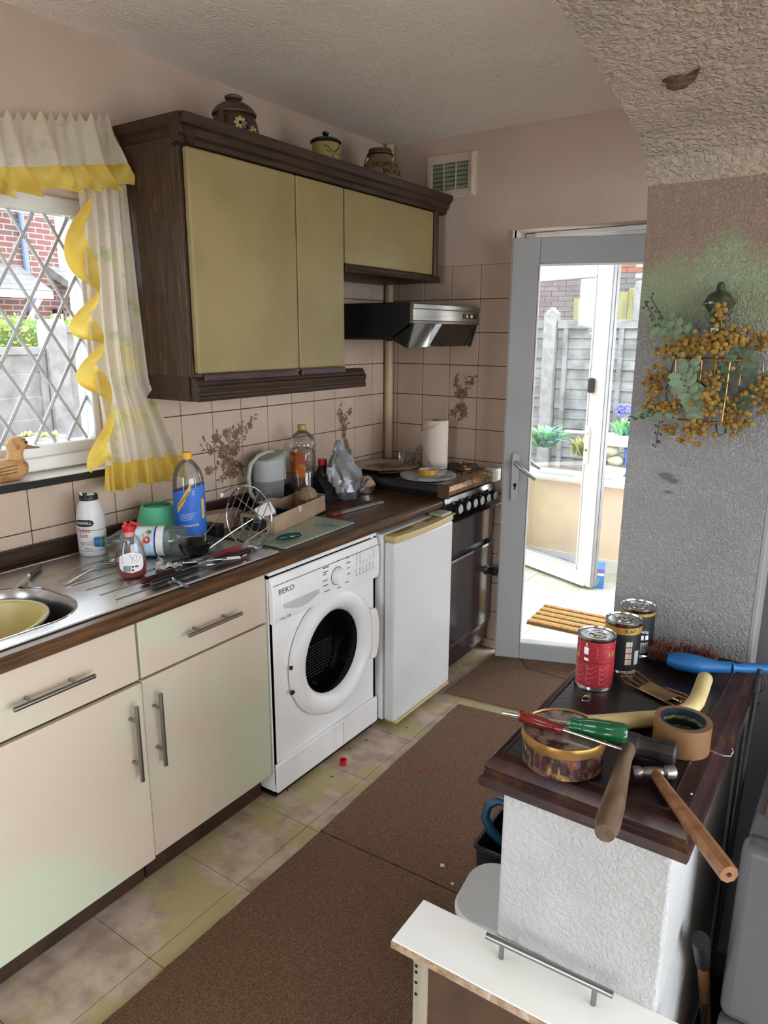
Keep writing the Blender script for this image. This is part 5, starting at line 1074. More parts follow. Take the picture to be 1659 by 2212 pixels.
# screwdrivers across the tin
def screwdriver(label, a, b_, hl, r_, hm, sr=.0032, collar=None):
    a, b_ = V(a), V(b_); t = thing('screwdriver', label, 'screwdriver', a); m_ = align(b_-a); L_ = (b_-a).length
    h = MB().use(m_); n_ = 18
    h.rings([[((r_*f*(1+.07*math.cos(6*q)))*math.cos(q), (r_*f*(1+.07*math.cos(6*q)))*math.sin(q), z*hl) for q in [i*2*PI/36 for i in range(36)]] for z, f in ((0, .75), (.03, .93), (.1, 1), (.6, 1.0), (.78, .8), (.86, .72), (.94, .85), (1, .8))]); h.build('handle', hm, t)
    MB().use(m_).lathe([(sr, hl), (sr, L_-.008), (sr*.8, L_)], 10).build('shaft', M_chrome, t)
    if collar: MB().use(m_).lathe([(r_*.95, hl-.006), (r_*.95, hl+.004)], 16).build('collar', collar, t)
    return t
screwdriver('green-handled screwdriver lying across the biscuit tin', (1.835, 1.045, PZ+.073), (1.64, 1.008, PZ+.064), .088, .0145, mat('green_acetate', '#0f6b3c', .1, trans=.45, ns=6, coat=.4), .003)
screwdriver('red-handled screwdriver lying on the biscuit tin under the green one', (1.668, 1.012, PZ+.0665), (1.836, 1.016, PZ+.062), .07, .009, mat('red_acetate', '#7c2118', .15, trans=.2, ns=6), .0028, mat('red_acetate'))
# lump hammer
M_hw = mat('old_hammer_wood', '#6f5845', .6, col2='#52402f', ns=7, stretch=(6, 1, 6), detail=7, bump=.2, bs=20, bstretch=(60, 6, 60))
t = thing('lump_hammer', 'lump hammer with a worn thick wooden handle over the front edge', 'hammer', (1.842, 1.10, PZ))
hm_ = MB().use(at(0.012, .012, .021, rz=.12)); hm_.rings([[(x_, s_*cq[0], s_*cq[1]) for cq in [(math.copysign(min(1, abs(math.cos(q))*1.25), math.cos(q)), math.copysign(min(1, abs(math.sin(q))*1.25), math.sin(q))) for q in [PI/8+i*PI/4 for i in range(8)]]] for x_, s_ in ((-.042, .014), (-.038, .0175), (-.018, .0175), (-.014, .0155), (.014, .0155), (.018, .0175), (.038, .0175), (.042, .014))])
hm_.build('head', mat('rusty_steel_head', '#3c3234', .5, metal=.5, col2='#2b2527', ns=14), t, bevel=.001)
pth = [(-.018, .022, .021), (-.012, -.04, .020), (-.002, -.10, .019), (.008, -.16, .019), (.016, -.215, .0185), (.018, -.232, .0185)]
MB().tube(pth, [.0125, .0115, .0135, .0165, .0175, .0135], 14).build('handle', M_hw, t)
# ball-pein hammer
t = thing('ball_pein_hammer', 'small ball-pein hammer with a long pale handle over the front right corner', 'hammer', (1.876, 1.056, PZ))
hd2 = V((.05, .036, 0)).normalized(); hm2 = Mx.Translation((0, .004, .0135)) @ align(hd2)
MB().use(hm2).lathe([(.001, -.036), (.008, -.034), (.0105, -.028), (.009, -.021), (.0065, -.018), (.0085, -.012), (.0085, .010), (.0065, .014), (.0105, .018), (.0112, .03), (.0095, .033), (.001, .033)], 18).build('head', mat('worn_bright_steel', '#85817e', .35, metal=.85, col2='#5e5052', ns=18), t)
pth = [(.0, .004, .0135), (.03, -.036, .0135), (.08, -.099, .0145), (.125, -.156, .0155), (.137, -.171, .0155)]
h2 = MB(); n_ = 8
h2.tube(pth, [.0085, .0095, .012, .0128, .0125], 8); h2.build('handle', mat('ash_handle', '#8d6443', .35, col2='#75502f', ns=6, stretch=(8, 8, 1), bump=.05, bs=30), t, ang=25)
MB().use(Mx.Translation((.1374, -.1715, .0155)) @ align((.012, -.015, 0))).lathe([(.003, 0), (.003, .0008), (.001, .0009)], 10).build('end_hole', mat('hole_dark', '#2b1a20', .9), t)
# packing tape
t = thing('packing_tape', 'roll of brown packing tape standing on the half-wall top', 'tape', (1.888, 1.186, PZ))
MB().lathe([(.036, 0), (.0455, 0), (.0455, .05), (.036, .05), (.036, 0)], 48, False, False).build('roll', mat('brown_tape', '#7d5c3d', .3, col2='#6d4f33', ns=3), t)
MB().lathe([(.0335, .0), (.036, .0), (.036, .0503), (.0335, .0503), (.0335, .0)], 48, False, False).build('core', mat('tape_core_navy', '#16293a', .5), t)
tx = MB()
for i in range(12):
    vs_, fs = text_pts('Sellotape', .009); a_ = i*2*PI/12
    for row, off in ((.036, 0), (.018, .25)):
        tx.add([((.0333)*math.cos(a_+off-q[0]/.0333), .0333*math.sin(a_+off-q[0]/.0333), row+q[1]+.15*q[0]) for q in vs_], fs)
tx.build('lettering', mat('print_yellow', '#a9a54a', .5), t, smooth=False)
# bent cream hose
P = [(1.876, 1.437, PZ+.016), (1.879, 1.39, PZ+.0155), (1.882, 1.335, PZ+.015), (1.878, 1.29, PZ+.015), (1.862, 1.255, PZ+.015), (1.84, 1.228, PZ+.015), (1.815, 1.206, PZ+.015), (1.785, 1.178, PZ+.015), (1.755, 1.150, PZ+.015), (1.735, 1.133, PZ+.015)]
t = thing('cream_hose', 'length of bent cream plastic hose lying behind the packing tape', 'hose', (0, 0, 0)); MB().tube(P, .0148, 16).build('hose_wall', mat('cream_hose', '#c9b784', .45, col2='#bda973', ns=8, bump=.05, bs=30), t)
# blue brush
t = thing('dust_brush', 'bright blue hand brush with brown bristles at the back of the half-wall top', 'brush', (1.84, 1.468, PZ), .0); M_blu = mat('blue_plastic', '#1a609c', .45, col2='#17568c', ns=4)
MB().rings([[(x_, y_+w_*math.cos(q), .028+h_*math.sin(q)) for q in [i*PI/9 for i in range(18)]] for x_, y_, w_, h_ in ((-.045, -.006, .004, .004), (-.04, -.006, .016, .013), (-.02, -.004, .022, .018), (.01, .0, .022, .018), (.03, .006, .018, .015), (.05, .014, .013, .012), (.075, .026, .0125, .012))]).build('head', M_blu, t)
MB().tube([(.074, .026, .028), (.082, .03, .028), (.10, .042, .028), (.14, .066, .028), (.26, .14, .03)], [.0128, .008, .0105, .009, .011], 12).build('handle', M_blu, t)
br = MB(); rnd = random.Random(9)
for i in range(900):
    u = rnd.random(); x_ = -.085+.125*u; a_ = rnd.uniform(-.35, .35); p0 = V((x_, .012+.02*u, .022+rnd.uniform(-.012, .012))); p1 = p0+V((rnd.uniform(-.02, .008), .048+rnd.uniform(-.01, .014), rnd.uniform(-.016, .012)))
    if p1.z < .001: p1.z = .001
    br.rod(p0, p1, .0008, .0006, 3)
bo = br.build('bristles', mat('brown_bristle', '#8a5636', .8, col2='#6a3640', ns=30), t, smooth=False); bo['kind'] = 'stuff'
# brass loop holder
t = thing('brass_holder', 'flat brass holder with wire loops lying among the tools', 'holder', (1.808, 1.352, PZ)); M_bs = mat('old_brass', '#a58555', .3, metal=.75, col2='#7d623f', ns=14)
ang = math.atan2(-.045, .115); RB = rotm(0, 0, ang) @ Mx.Scale(1.12, 4)
MB().use(RB).rings([[(-.026, -.02, .0035), (.03, -.021, .0035), (.032, .017, .0035), (-.03, .02, .0035)], [(-.026, -.02, .0055), (.03, -.021, .0055), (.032, .017, .0055), (-.03, .02, .0055)]]).build('plate', M_bs, t, smooth=False, bevel=.0008)
for k in (-1, 0, 1): MB().use(RB).tube([(-.024, k*.014-.005, .004), (-.05, k*.016-.006, .006), (-.066, k*.016, .010), (-.058, k*.016+.007, .011), (-.03, k*.014+.005, .005)], .0016, 6).build('loop', M_bs, t)
MB().use(RB).tube([(.028, .016, .004), (.05, .018, .005), (.07, .012, .006), (.078, .0, .006), (.07, -.014, .006), (.05, -.02, .005), (.028, -.02, .004)], .0022, 6).build('handle_loop', M_bs, t)
MB().use(RB).tube([(.0, .024, .004), (.03, .03, .004), (.055, .026, .005)], .002, 6).build('bar', M_bs, t); MB().use(RB).ball((.048, .0, .005), .006).build('stud', M_bs, t); MB().use(RB).rod((.03, 0, .005), (.048, 0, .005), .002).build('stud_arm', M_bs, t)
t = thing('ring_pull_scrap', 'small oval ring of torn can lid in front of the red can', 'scrap', (1.702, 1.252, PZ)); MB().tube([(.007*math.cos(q), .013*math.sin(q), .0018) for q in [i*PI/10 for i in range(20)]], .0011, 6, True).build('ring', mat('tinplate'), t); MB().add([(-.006, .004, .0012), (.005, .006, .0012), (.004, .014, .004), (-.004, .013, .004)], [(0, 1, 2, 3)]).build('tab', mat('tab_green_gold', '#8f9569', .3, metal=.5), t, smooth=False)
tag(MB().tube([(-.024, .004, .002), (-.008, -.002, .002), (.01, -.004, .002), (.02, .0, .003), (.022, .006, .008), (.019, .009, .012)], .0013, 6).build('wire_hook', M_chrome, None, loc=(1.945, 1.196, PZ)), 'small bent steel wire hook beside the packing tape', 'hook')
MB().box(1.932, 1.935, 1.055, 1.058, .058, .0595).build('paint_fleck', M_whitepaint, pt, smooth=False)

# ================================================================ wall flowers
wb_ = thing('wire_wall_basket', 'copper wire wall basket holding the yellow flowers', 'basket', (1.80, 1.598, 1.36)); M_cu = mat('copper_wire', '#a5713f', .3, metal=.9, ns=20)
def semi(r_, z, n_=14): return [(r_*math.cos(PI+PI*i/n_), r_*.8*math.sin(PI+PI*i/n_), z) for i in range(n_+1)]
MB().tube(semi(.075, .125), .002, 6).build('top_ring', M_cu, wb_); MB().tube(semi(.068, .004), .0022, 6).build('bottom_ring', M_cu, wb_); MB().rod((-.075, 0, .125), (.075, 0, .125), .002).build('back_bar', M_cu, wb_)
for i in range(1, 9): a = PI+PI*i/9; MB().rod((.068*math.cos(a), .0545*math.sin(a), .004), (.075*math.cos(a), .06*math.sin(a), .125), .0014, n=6).build('upright', M_cu, wb_)
MB().tube([(.075, 0, .125), (.088, -.006, .120), (.092, -.01, .09), (.086, -.01, .06)], .0015, 6).build('curl', M_cu, wb_)
MB().tube([(.02, -.03, .0), (.028, -.035, -.025), (.04, -.03, -.018), (.038, -.02, .01)], .0022, 6).build('wall_hook', mat('green_wire', '#3d4a35', .6), wb_)
wf_ = thing('wall_flowers', 'spray of yellow mimosa and green leaves in the wall basket', 'flowers', (1.80, 1.575, 1.43))
M_mim = mat('mimosa_yellow', '#8f7030', .9, col2='#73551f', ns=40, bump=.4, bs=300); M_lf = mat('dusty_leaf', '#55644a', .8, col2='#44523c', ns=20); M_lf2 = mat('pale_leaf', '#76856a', .8, col2='#65745a', ns=20)
rnd = random.Random(3)
def cluster(c, rad, n_, br=.005):
    b = MB()
    for i in range(int(n_*1.7)):
        v_ = V((rnd.gauss(0, 1)*rad[0], rnd.gauss(0, .6)*rad[1], rnd.gauss(0, 1)*rad[2])); p = V(c)+v_*.62; p.y = min(p.y, .015)
        b.ball(p, br*rnd.uniform(.8, 1.2), 7, 5)
    b.build('mimosa_spray', M_mim, wf_)['kind'] = 'stuff'
for c, rad, n_ in (((-.01, -.04, .085), (.045, .02, .02), 62), ((.035, -.03, .095), (.022, .02, .022), 26), ((-.07, -.03, .07), (.025, .015, .012), 22), ((.008, -.03, .135), (.008, .012, .018), 9), ((.085, -.02, .09), (.024, .012, .012), 16), ((-.10, -.02, -.0), (.014, .015, .038), 34), ((-.075, -.025, -.042), (.03, .015, .010), 20), ((.012, -.05, -.02), (.018, .015, .03), 30), ((-.015, -.03, -.085), (.026, .012, .022), 26), ((.058, -.02, -.06), (.02, .012, .026), 24), ((.10, -.02, .0), (.026, .012, .022), 30), ((.118, -.02, -.025), (.018, .012, .018), 18), ((-.07, -.02, -.088), (.012, .01, .012), 8), ((.0, -.03, .02), (.02, .012, .018), 14)): cluster(c, rad, n_)
def leafb(c, d, L_, w_, mt_, nm='leaf'):
    d = V(d).normalized(); s = d.cross(V((0, -1, 0))).normalized(); c = V(c); n_ = 6
    pts = [c+d*L_*i/n_+s*w_*math.sin(PI*i/n_)**.8+V((0, -.004*math.sin(PI*i/n_), 0)) for i in range(n_+1)]+[c+d*L_*i/n_-s*w_*math.sin(PI*i/n_)**.8 for i in range(n_-1, 0, -1)]
    return [tuple(p) for p in pts]
lv = MB(); lv2 = MB()
def frond(a, b_, n_, L_, w_, mb):
    a, b_ = V(a), V(b_)
    mb.rod(a, b_, .0013, n=5)
    for i in range(n_):
        p = a.lerp(b_, (i+.5)/n_); dd_ = (b_-a).normalized(); s = dd_.cross(V((0, -1, 0))).normalized()*(1 if i % 2 else -1)
        q = leafb(p, dd_*.6+s, L_*rnd.uniform(.8, 1.1), w_, None); mb.add(q, [tuple(range(len(q)))])
for a, b_, n_, L_, w_, k in (((-.03, -.01, .10), (-.11, -.02, .12), 12, .028, .006, 1), ((-.02, -.02, .08), (-.085, -.02, .135), 8, .022, .006, 1), ((.0, -.03, -.06), (-.05, -.05, .03), 14, .03, .009, 1), ((-.05, -.03, -.02), (-.035, -.04, .05), 10, .026, .008, 1), ((.01, -.02, -.05), (.03, -.03, .08), 12, .028, .008, 0), ((.05, -.01, -.05), (.09, -.02, .03), 10, .028, .008, 0), ((-.04, -.01, -.05), (-.13, -.02, -.055), 9, .022, .008, 1), ((.02, -.01, .02), (.075, -.02, .07), 9, .03, .007, 0), ((.02, -.02, .10), (-.01, -.02, .145), 6, .018, .004, 0), ((-.095, -.01, -.06), (-.10, -.015, -.05), 4, .02, .006, 1), ((-.02, -.03, -.06), (.0, -.04, .0), 10, .03, .008, 1)): frond(a, b_, n_, L_, w_, lv2 if k else lv)
lv.build('leaf_spray', M_lf, wf_, smooth=False, solid=.0006); lv2.build('leaf_spray', M_lf2, wf_, smooth=False, solid=.0006)
for a, b_ in (((-.10, -.02, .115), (-.137, -.022, .168)), ((-.10, -.02, -.055), (-.15, -.02, -.068)), ((-.085, -.02, -.07), (-.088, -.02, -.128)), ((-.09, -.02, .12), (-.125, -.02, .175))):
    bt = MB(); a, b_ = V(a), V(b_); bt.rod(a, b_, .0011, n=5)
    for i in range(7):
        p = a.lerp(b_, (i+1)/7); s = V((rnd.uniform(-1, 1), -.2, rnd.uniform(-1, 1))).normalized()*.008; bt.rod(p, p+s, .0006, n=4); bt.ball(p+s, .0026, 6, 5)
    bt.build('berry_twig', mat('dark_berry', '#34382c', .5), wf_)
sm = MB(); sm.tube([(-.06, -.015, .09), (-.07, -.02, .04), (-.078, -.02, -.01), (-.07, -.02, -.05)], .0022, 6); sm.tube([(-.03, -.02, .02), (.0, -.02, -.0), (.01, -.02, -.05)], .0022, 6); sm.tube([(.04, -.02, -.03), (.06, -.02, -.0), (.09, -.02, -.01)], .0015, 6); sm.build('stem', mat('stem_green', '#3f4733', .8), wf_)
fi = thing('glass_finial', 'dark green glass finial ornament on the wall above the flowers', 'ornament', (1.80, 1.578, 1.545)); M_gg = mat('dark_green_glaze', '#24301f', .12, col2='#43301f', ns=20, spec=.8)
MB().lathe([(.012, 0), (.013, .02), (.018, .03), (.026, .04), (.027, .052), (.02, .064), (.008, .07), (.007, .082), (.004, .086), (.001, .087)], 16).build('knob', M_gg, fi)
for i in range(8): a = i*PI/4; MB().ball((.024*math.cos(a), .024*math.sin(a), .046), .006, 8, 6).build('bobble', M_gg, fi)
MB().box(-.012, .012, .0, .02, -.03, .03).build('wall_plate', M_gg, fi, smooth=False, bevel=.002)
sc_ = MB()
for cx_, cz_, r_ in ((1.729, 1.237, .012), (1.744, 1.228, .009), (1.736, 1.203, .006)): sc_.add([(cx_+r_*(1+.3*math.sin(3*q))*math.cos(q), 1.5965, cz_+r_*.6*math.sin(q)) for q in [i*PI/8 for i in range(16)]], [tuple(range(16))])
sc_.build('scuff_mark', mat('scuff_grey', '#5f5b58', .9), WR, smooth=False)

# ================================================================ spare drawer standing in front of the half wall
t = thing('spare_drawer', 'loose ivory drawer standing on end in front of the half wall', 'drawer', (1.512, .872, 0), .02); DW = .497
MB().box(0, DW, 0, .112, .486, .503).build('front_panel', mat('ivory_gloss_drawer', '#f0efe9', .2, col2='#eaecdc', ns=3), t, smooth=False, bevel=.002)
MB().box(.0, DW, -.0012, .0008, .487, .5015).build('chipboard_edge', mat('raw_chipboard2', '#b49a80', .9, col2='#8f765d', ns=60, col3='#d8c9b4', ns3=30), t, smooth=False)
h = MB().rod((.148, .07, .535), (.362, .074, .535), .006, n=12).build('handle', M_steelb, t)
for x_ in (.176, .334): MB().rod((x_, .071, .503), (x_, .072, .535), .0045, n=10).build('post', M_steelb, h)
MB().box(.052, .064, .015, .10, .03, .486).build('side', M_carcass, t, smooth=False); MB().box(DW-.064, DW-.052, .015, .10, .03, .486).build('side', M_carcass, t, smooth=False)
MB().box(.052, DW-.052, .020, .026, .01, .486).build('bottom_board', mat('brown_hardboard', '#56402f', .7, col2='#4a3627', ns=10), t, smooth=False); MB().box(.06, DW-.06, .03, .10, .0, .016).build('back', M_carcass, t, smooth=False)
for x_ in (.040, DW-.052):
    rn = MB().box(x_, x_+.012, .010, .034, .02, .48).build('runner', mat('runner_cream_metal', '#b9b8a2', .4, metal=.4), t, smooth=False)
    for z_ in (.465, .452, .43, .405): MB().use(at(x_+.006, .0095, z_, rx=PI/2)).lathe([(.003, 0), (.003, .001)], 8).build('hole', M_black, rn)

# ================================================================ on the floor
def fmat(name, label, pts, th=.007, mt_=M_rug):
    t = thing(name, label, 'mat', (0, 0, .0006)); b = MB(); rnd = random.Random(len(label)); ed = []
    for i in range(len(pts)):
        a, c = V((*pts[i], 0)), V((*pts[(i+1) % len(pts)], 0)); n_ = max(2, int((c-a).length/.03)); nn = (c-a).normalized().cross(V((0, 0, 1)))
        for k in range(n_): ed.append(a.lerp(c, k/n_)+nn*rnd.uniform(-.0015, .0015)*(1 if k else 0))
    cen = sum(ed, V())/len(ed)
    b.rings([[tuple(p) for p in ed], [(p.x, p.y, th*.8) for p in ed], [tuple(p.lerp(cen, .004)+V((0, 0, th))) for p in ed]]); b.build('pile', mt_, t, ang=50)
    return t
t = fmat('floor_mat', 'brown mat nearest the camera in the walkway', [(.826, .35), (1.42, .30), (1.385, 1.534), (.815, 1.5145)])
fmat('floor_mat', 'long brown mat in front of the washing machine and fridge', [(.812, 1.518), (1.318, 1.535), (1.15, 2.53), (1.04, 2.512), (.782, 2.478), (.79, 2.2)])
fmat('floor_mat', 'brown mat in front of the back door', [(.678, 2.535), (1.18, 2.60), (1.16, 2.95), (.87, 2.955), (.80, 3.05), (.69, 3.02)])
fmat('floor_mat', 'brown mat tucked against the threshold of the back door', [(.875, 2.965), (1.20, 2.955), (1.22, 3.14), (1.05, 3.12), (.82, 3.04)])
tag(MB().lathe([(.009, 0), (.0115, .001), (.0125, .017), (.0145, .018), (.0145, .020), (.0115, .0205), (.0105, .004), (.001, .003)], 20, True, False).build('bottle_cap', mat('bright_red_cap', '#c91f33', .4), None, loc=(.645, 1.852, .0005)), 'red plastic cup-shaped cap on the floor by the washing machine', 'cap')
tag(MB().box(-.006, .005, -.004, .005, 0, .004).build('red_scrap', mat('bright_red_cap'), None, loc=(.905, 1.97, .0078), rot=(0, 0, .6), smooth=False), 'tiny red plastic scrap on the brown mat', 'scrap')
tag(MB().box(-.006, .006, -.005, .005, 0, .003).build('white_scrap', M_whitepaint, None, loc=(1.208, 1.60, .0078), rot=(0, 0, .5), smooth=False), 'tiny white scrap on the long brown mat', 'scrap')
tag(MB().box(-.004, .004, -.003, .003, 0, .003).build('white_scrap', M_whitepaint, None, loc=(1.268, 1.553, .0078), rot=(0, 0, .2), smooth=False), 'smaller white crumb at the corner of the long mat', 'scrap')
for i, (x_, y_) in enumerate(((.60, 1.95), (.62, 2.03), (.58, 1.62), (.66, 1.77), (.70, 2.2))):
    tag(MB().add([(-.006, -.002, 0), (.004, -.003, 0), (.007, .002, 0), (-.002, .003, 0), (0, 0, .003)], [(0, 1, 4), (1, 2, 4), (2, 3, 4), (3, 0, 4), (3, 2, 1, 0)]).build('crumb', mat('dark_crumb', '#3a2a1e', .9), None, loc=(x_, y_, .0006), rot=(0, 0, i*1.1), smooth=False), 'dark crumb of dirt on the vinyl floor by the appliances', 'dirt', 'crumbs on the floor')
# tub, black crate, blue can left of the half wall
t = thing('storage_tub', 'white plastic tub on the floor beside the half wall', 'tub', (1.545, 1.288, 0), .12); M_tub = mat('white_tub_plastic', '#c9cac9', .3, col2='#bfc2ba', ns=3)
MB().rings([rrect(0, 0, .078, .078, .04, 0), rrect(0, 0, .082, .082, .045, .02), rrect(0, 0, .098, .098, .06, .275)], True, True, True).build('tub_body', M_tub, t)
MB().rings([rrect(0, 0, .1, .1, .062, .275), rrect(0, 0, .103, .103, .064, .28), rrect(0, 0, .103, .103, .064, .292), rrect(0, 0, .098, .098, .06, .298), rrect(0, 0, .05, .05, .03, .299)], True, True, True).build('lid', mat('white_tub_lid', '#cfd0d0', .25), t)
t = thing('black_crate', 'charcoal plastic crate standing on the floor behind the white tub', 'crate', (1.515, 1.5, 0), .03); M_ch = mat('charcoal_plastic', '#26272a', .5, ns=9)
MB().rings([rrect(0, 0, .105, .08, .015, 0, 3), rrect(0, 0, .115, .088, .015, .28, 3), rrect(0, 0, .12, .092, .015, .285, 3), rrect(0, 0, .12, .092, .015, .295, 3), rrect(0, 0, .112, .085, .012, .295, 3), rrect(0, 0, .105, .08, .012, .02, 3)], True, True, True).build('crate_body', M_ch, t)
t = thing('watering_can', 'dark blue plastic watering can with a looped handle in the charcoal crate', 'watering can', (1.525, 1.5, .0205), 0); M_bl2 = mat('dark_blue_plastic', '#17506f', .35, col2='#124058', ns=5)
MB().lathe([(.06, 0), (.065, .01), (.068, .30), (.06, .36), (.05, .365), (.052, .34), (.058, .02), (.001, .015)], 28, True, False).build('can_body', M_bl2, t)
MB().tube([(-.06, -.0, .355), (-.10, -.01, .36), (-.122, -.02, .345), (-.125, -.03, .315), (-.105, -.035, .285), (-.066, -.02, .245)], [.009, .011, .012, .012, .012, .01], 10).build('handle', M_bl2, t)

# ================================================================ right-hand side, in the shade
t = thing('grey_fridge', 'small grey fridge at the lower right edge, right of the half wall', 'fridge', (2.0, 1.17, 0)); M_gf = mat('grey_enamel', '#5f5f61', .35, ns=3)
MB().box(.012, .48, .055, .5, .03, .70).build('body', mat('grey_cabinet', '#4a4a4b', .5), t, smooth=False, bevel=.006)
MB().box(0, .48, 0, .05, .375, .722).build('door', M_gf, t, bevel=.018, seg=4); MB().box(0, .48, 0, .05, .04, .365).build('door', M_gf, t, bevel=.018, seg=4)
MB().box(.005, .48, .055, .5, .70, .715).build('top', M_gf, t, smooth=False, bevel=.004)
tag(MB().box(0, .3, 0, .17, 0, .004).build('card_piece', mat('brown_card', '#6d523b', .8), None, loc=(2.02, 1.285, .7155), smooth=False), 'flat piece of brown card on top of the grey fridge', 'card')
tag(MB().box(0, .3, 0, .14, 0, .12).build('grey_box', mat('mid_grey_card', '#4d4d4f', .6), None, loc=(2.005, 1.46, .7155), smooth=False, bevel=.003), 'plain grey box at the back of the grey fridge', 'box')
t = thing('fire_poker', 'black iron poker leaning in the gap right of the half wall', 'poker', (1.967, 1.24, .0)); MB().rod((0, 0, .0), (0, .21, .88), .0042).build('shaft', M_blackm, t)
MB().rod((0, .207, .868), (0, .217, .91), .0075, .005, 10).build('grip', M_blackm, t)
MB().tube([(.014*math.sin(q), .207+.014*math.cos(q)*.2, .885+.018*math.cos(q)) for q in [i*PI/9 for i in range(18)]], .0018, 6, True).build('ring', M_blackm, t)
tag(MB().tube([(0, 0, 0), (.012, .0, -.012), (.02, .0, -.012), (.026, .0, -.004)], .002, 6).build('cup_hook', M_blackm, None, loc=(1.949, 1.45, .848)), 'black hook screwed into the right edge of the half-wall top', 'hook')
t = thing('wooden_stick', 'tool with a wooden handle and black ferrule in the gap behind the half wall', 'tool', (1.964, 1.47, .0)); MB().rod((0, 0, 0), (0, -.27, .44), .011, n=10).build('handle', mat('plain_wood_handle', '#7a5234', .5, ns=6, stretch=(8, 8, 1)), t); MB().rod((0, -.27, .44), (0, -.345, .55), .0135, .015, 10).build('ferrule', M_black, t)
# ================================================================ sunroom beyond the back door
gsf = struct('floor_sunroom', MB().box(-.3, 1.95, 3.3, 4.62, -.08, -.003), M_gap)
M_cft = mat('cream_floor_tile', '#c3c1b8', .35, col2='#b5b59c', ns=5)
for i in range(7):
    for j in range(4):
        x0, y0 = -.3+.333*i, 3.3+.333*j; MB().box(x0+.0015, min(x0+.3315, 1.95), y0+.0015, min(y0+.3315, 4.6), -.006, 0).build('tile', M_cft, gsf, smooth=False)
M_dw = mat('peach_render', '#e6cfb9', .85, col2='#e8d8b4', ns=3)
struct('wall_sunroom', MB().box(-.45, 2.1, 4.6, 4.76, -.05, .585).box(-.45, -.3, 3.36, 4.6, -.05, .585).box(1.95, 2.1, 3.36, 4.6, -.05, .585), M_dw, smooth=False)
struct('trim_4', MB().box(-.45, 2.1, 4.53, 4.80, .585, .615), M_white, smooth=False, bevel=.008)
struct('baseboard_sunroom', MB().box(-.3, 1.95, 4.588, 4.6, 0, .09), M_white, smooth=False, bevel=.003)
sd = sempty('door_3'); S = at(.745, 4.23, .016, rz=math.atan2(.3875, -.922)); DWD = .78
l = MB().use(S); l.box(-.024, .085, -.03, .03, 0, 1.97).box(DWD-.1, DWD, -.03, .03, 0, 1.97).box(.085, DWD-.1, -.03, .03, 1.845, 1.97).box(.085, DWD-.1, -.03, .03, 0, .095); l.build('door_leaf', M_white, sd, smooth=False, bevel=.004)
MB().use(S).box(-.030, -.024, -.026, -.004, 0, 1.97).box(-.030, -.024, .006, .026, 0, 1.97).build('edge_seal', mat('grey_seal', '#8d8d8f', .5), sd, smooth=False)
MB().use(S).box(.085, DWD-.1, -.003, .003, .095, 1.845).build('glass', M_glass, sd, smooth=False)
MB().use(S).box(.01, DWD-.02, .03, .055, .005, .03).build('drip_bar', M_white, sd, smooth=False, bevel=.003)
bd = MB().use(S)
for a in (.085, DWD-.108): bd.box(a, a+.008, .028, .036, .095, 1.845)
bd.box(.085, DWD-.1, .028, .036, 1.837, 1.845).box(.085, DWD-.1, .028, .036, .095, .103); bd.build('glazing_bead', M_white, sd, smooth=False)
pl = MB().use(S).box(.055, .085, .03, .04, .76, .985).build('handle_plate', M_white, sd, smooth=False, bevel=.004)
MB().use(S).tube([(.07, .04, .955), (.07, .075, .955), (.10, .08, .953), (.21, .078, .947)], [.009, .009, .010, .008], 10).build('lever', M_white, pl)
MB().use(S @ at(.07, .0405, .845, rx=-PI/2)).lathe([(.008, 0), (.008, .003)], 14).build('lock', M_steelb, pl)
tag(MB().use(S).box(.045, .083, .0305, .055, 1.185, 1.27).build('door_sensor', mat('charcoal_plastic'), sd, smooth=False, bevel=.008), None)
dmt = thing('doormat', 'ribbed coir doormat on the sunroom floor outside the back door', 'mat', (.655, 3.475, .0), .05); M_coir = mat('coir', '#a97a4e', .95, col2='#8a6038', ns=60, bump=.8, bs=200, dist=.006); M_coir2 = mat('coir_yellow', '#a08a45', .95, col2='#8a7436', ns=60, bump=.8, bs=200)
MB().box(0, .62, 0, .3, 0, .008).build('backing', mat('coir_backing', '#6d5030', .95), dmt, smooth=False)
for k in range(9): MB().box(0, .62, .004+k*.0328, .004+k*.0328+.029, .008, .02 if k % 2 == 0 else .014).build('rib', M_coir if k % 2 == 0 else M_coir2, dmt, smooth=False, bevel=.004)
t = thing('blue_carton', 'small bright blue carton on the sunroom floor by the open door', 'carton', (.74, 4.24, 0), .28); M_bc = mat('blue_carton', '#3c7fc9', .4, col2='#4a8bd0', ns=8)
MB().box(0, .085, 0, .15, 0, .13).build('carton_body', M_bc, t, smooth=False, bevel=.002)
MB().box(.002, .083, -.0008, 0, .085, .1).build('white_stripe', M_lab, t, smooth=False); MB().box(.002, .083, -.0009, 0, .1, .128).build('purple_stripe', mat('purple_print', '#8a6fc4', .4), t, smooth=False)
tx = MB(); text_flat(tx, 'FI', .055, Mx(((1, 0, 0, .035), (0, 0, -1, -.0012), (0, 1, 0, .042), (0, 0, 0, 1))), shear=.2); tx.build('lettering', mat('print_bright_yellow', '#e8d24a', .4), t, smooth=False)
tag(MB().use(at(0, 0, 0)).rings([[(.09*math.cos(q), .05*math.sin(q), 0) for q in [i*PI/8 for i in range(16)]], [(.1*math.cos(q), .055*math.sin(q), .03) for q in [i*PI/8 for i in range(16)]], [(.05*math.cos(q), .02*math.sin(q), .06) for q in [i*PI/8 for i in range(16)]]]).build('purple_bag', mat('purple_bag', '#a57fc0', .5, col2='#5aa8b5', ns=14), None, loc=(.44, 4.53, 0)), 'purple and teal bag on the floor behind the sunroom door', 'bag')
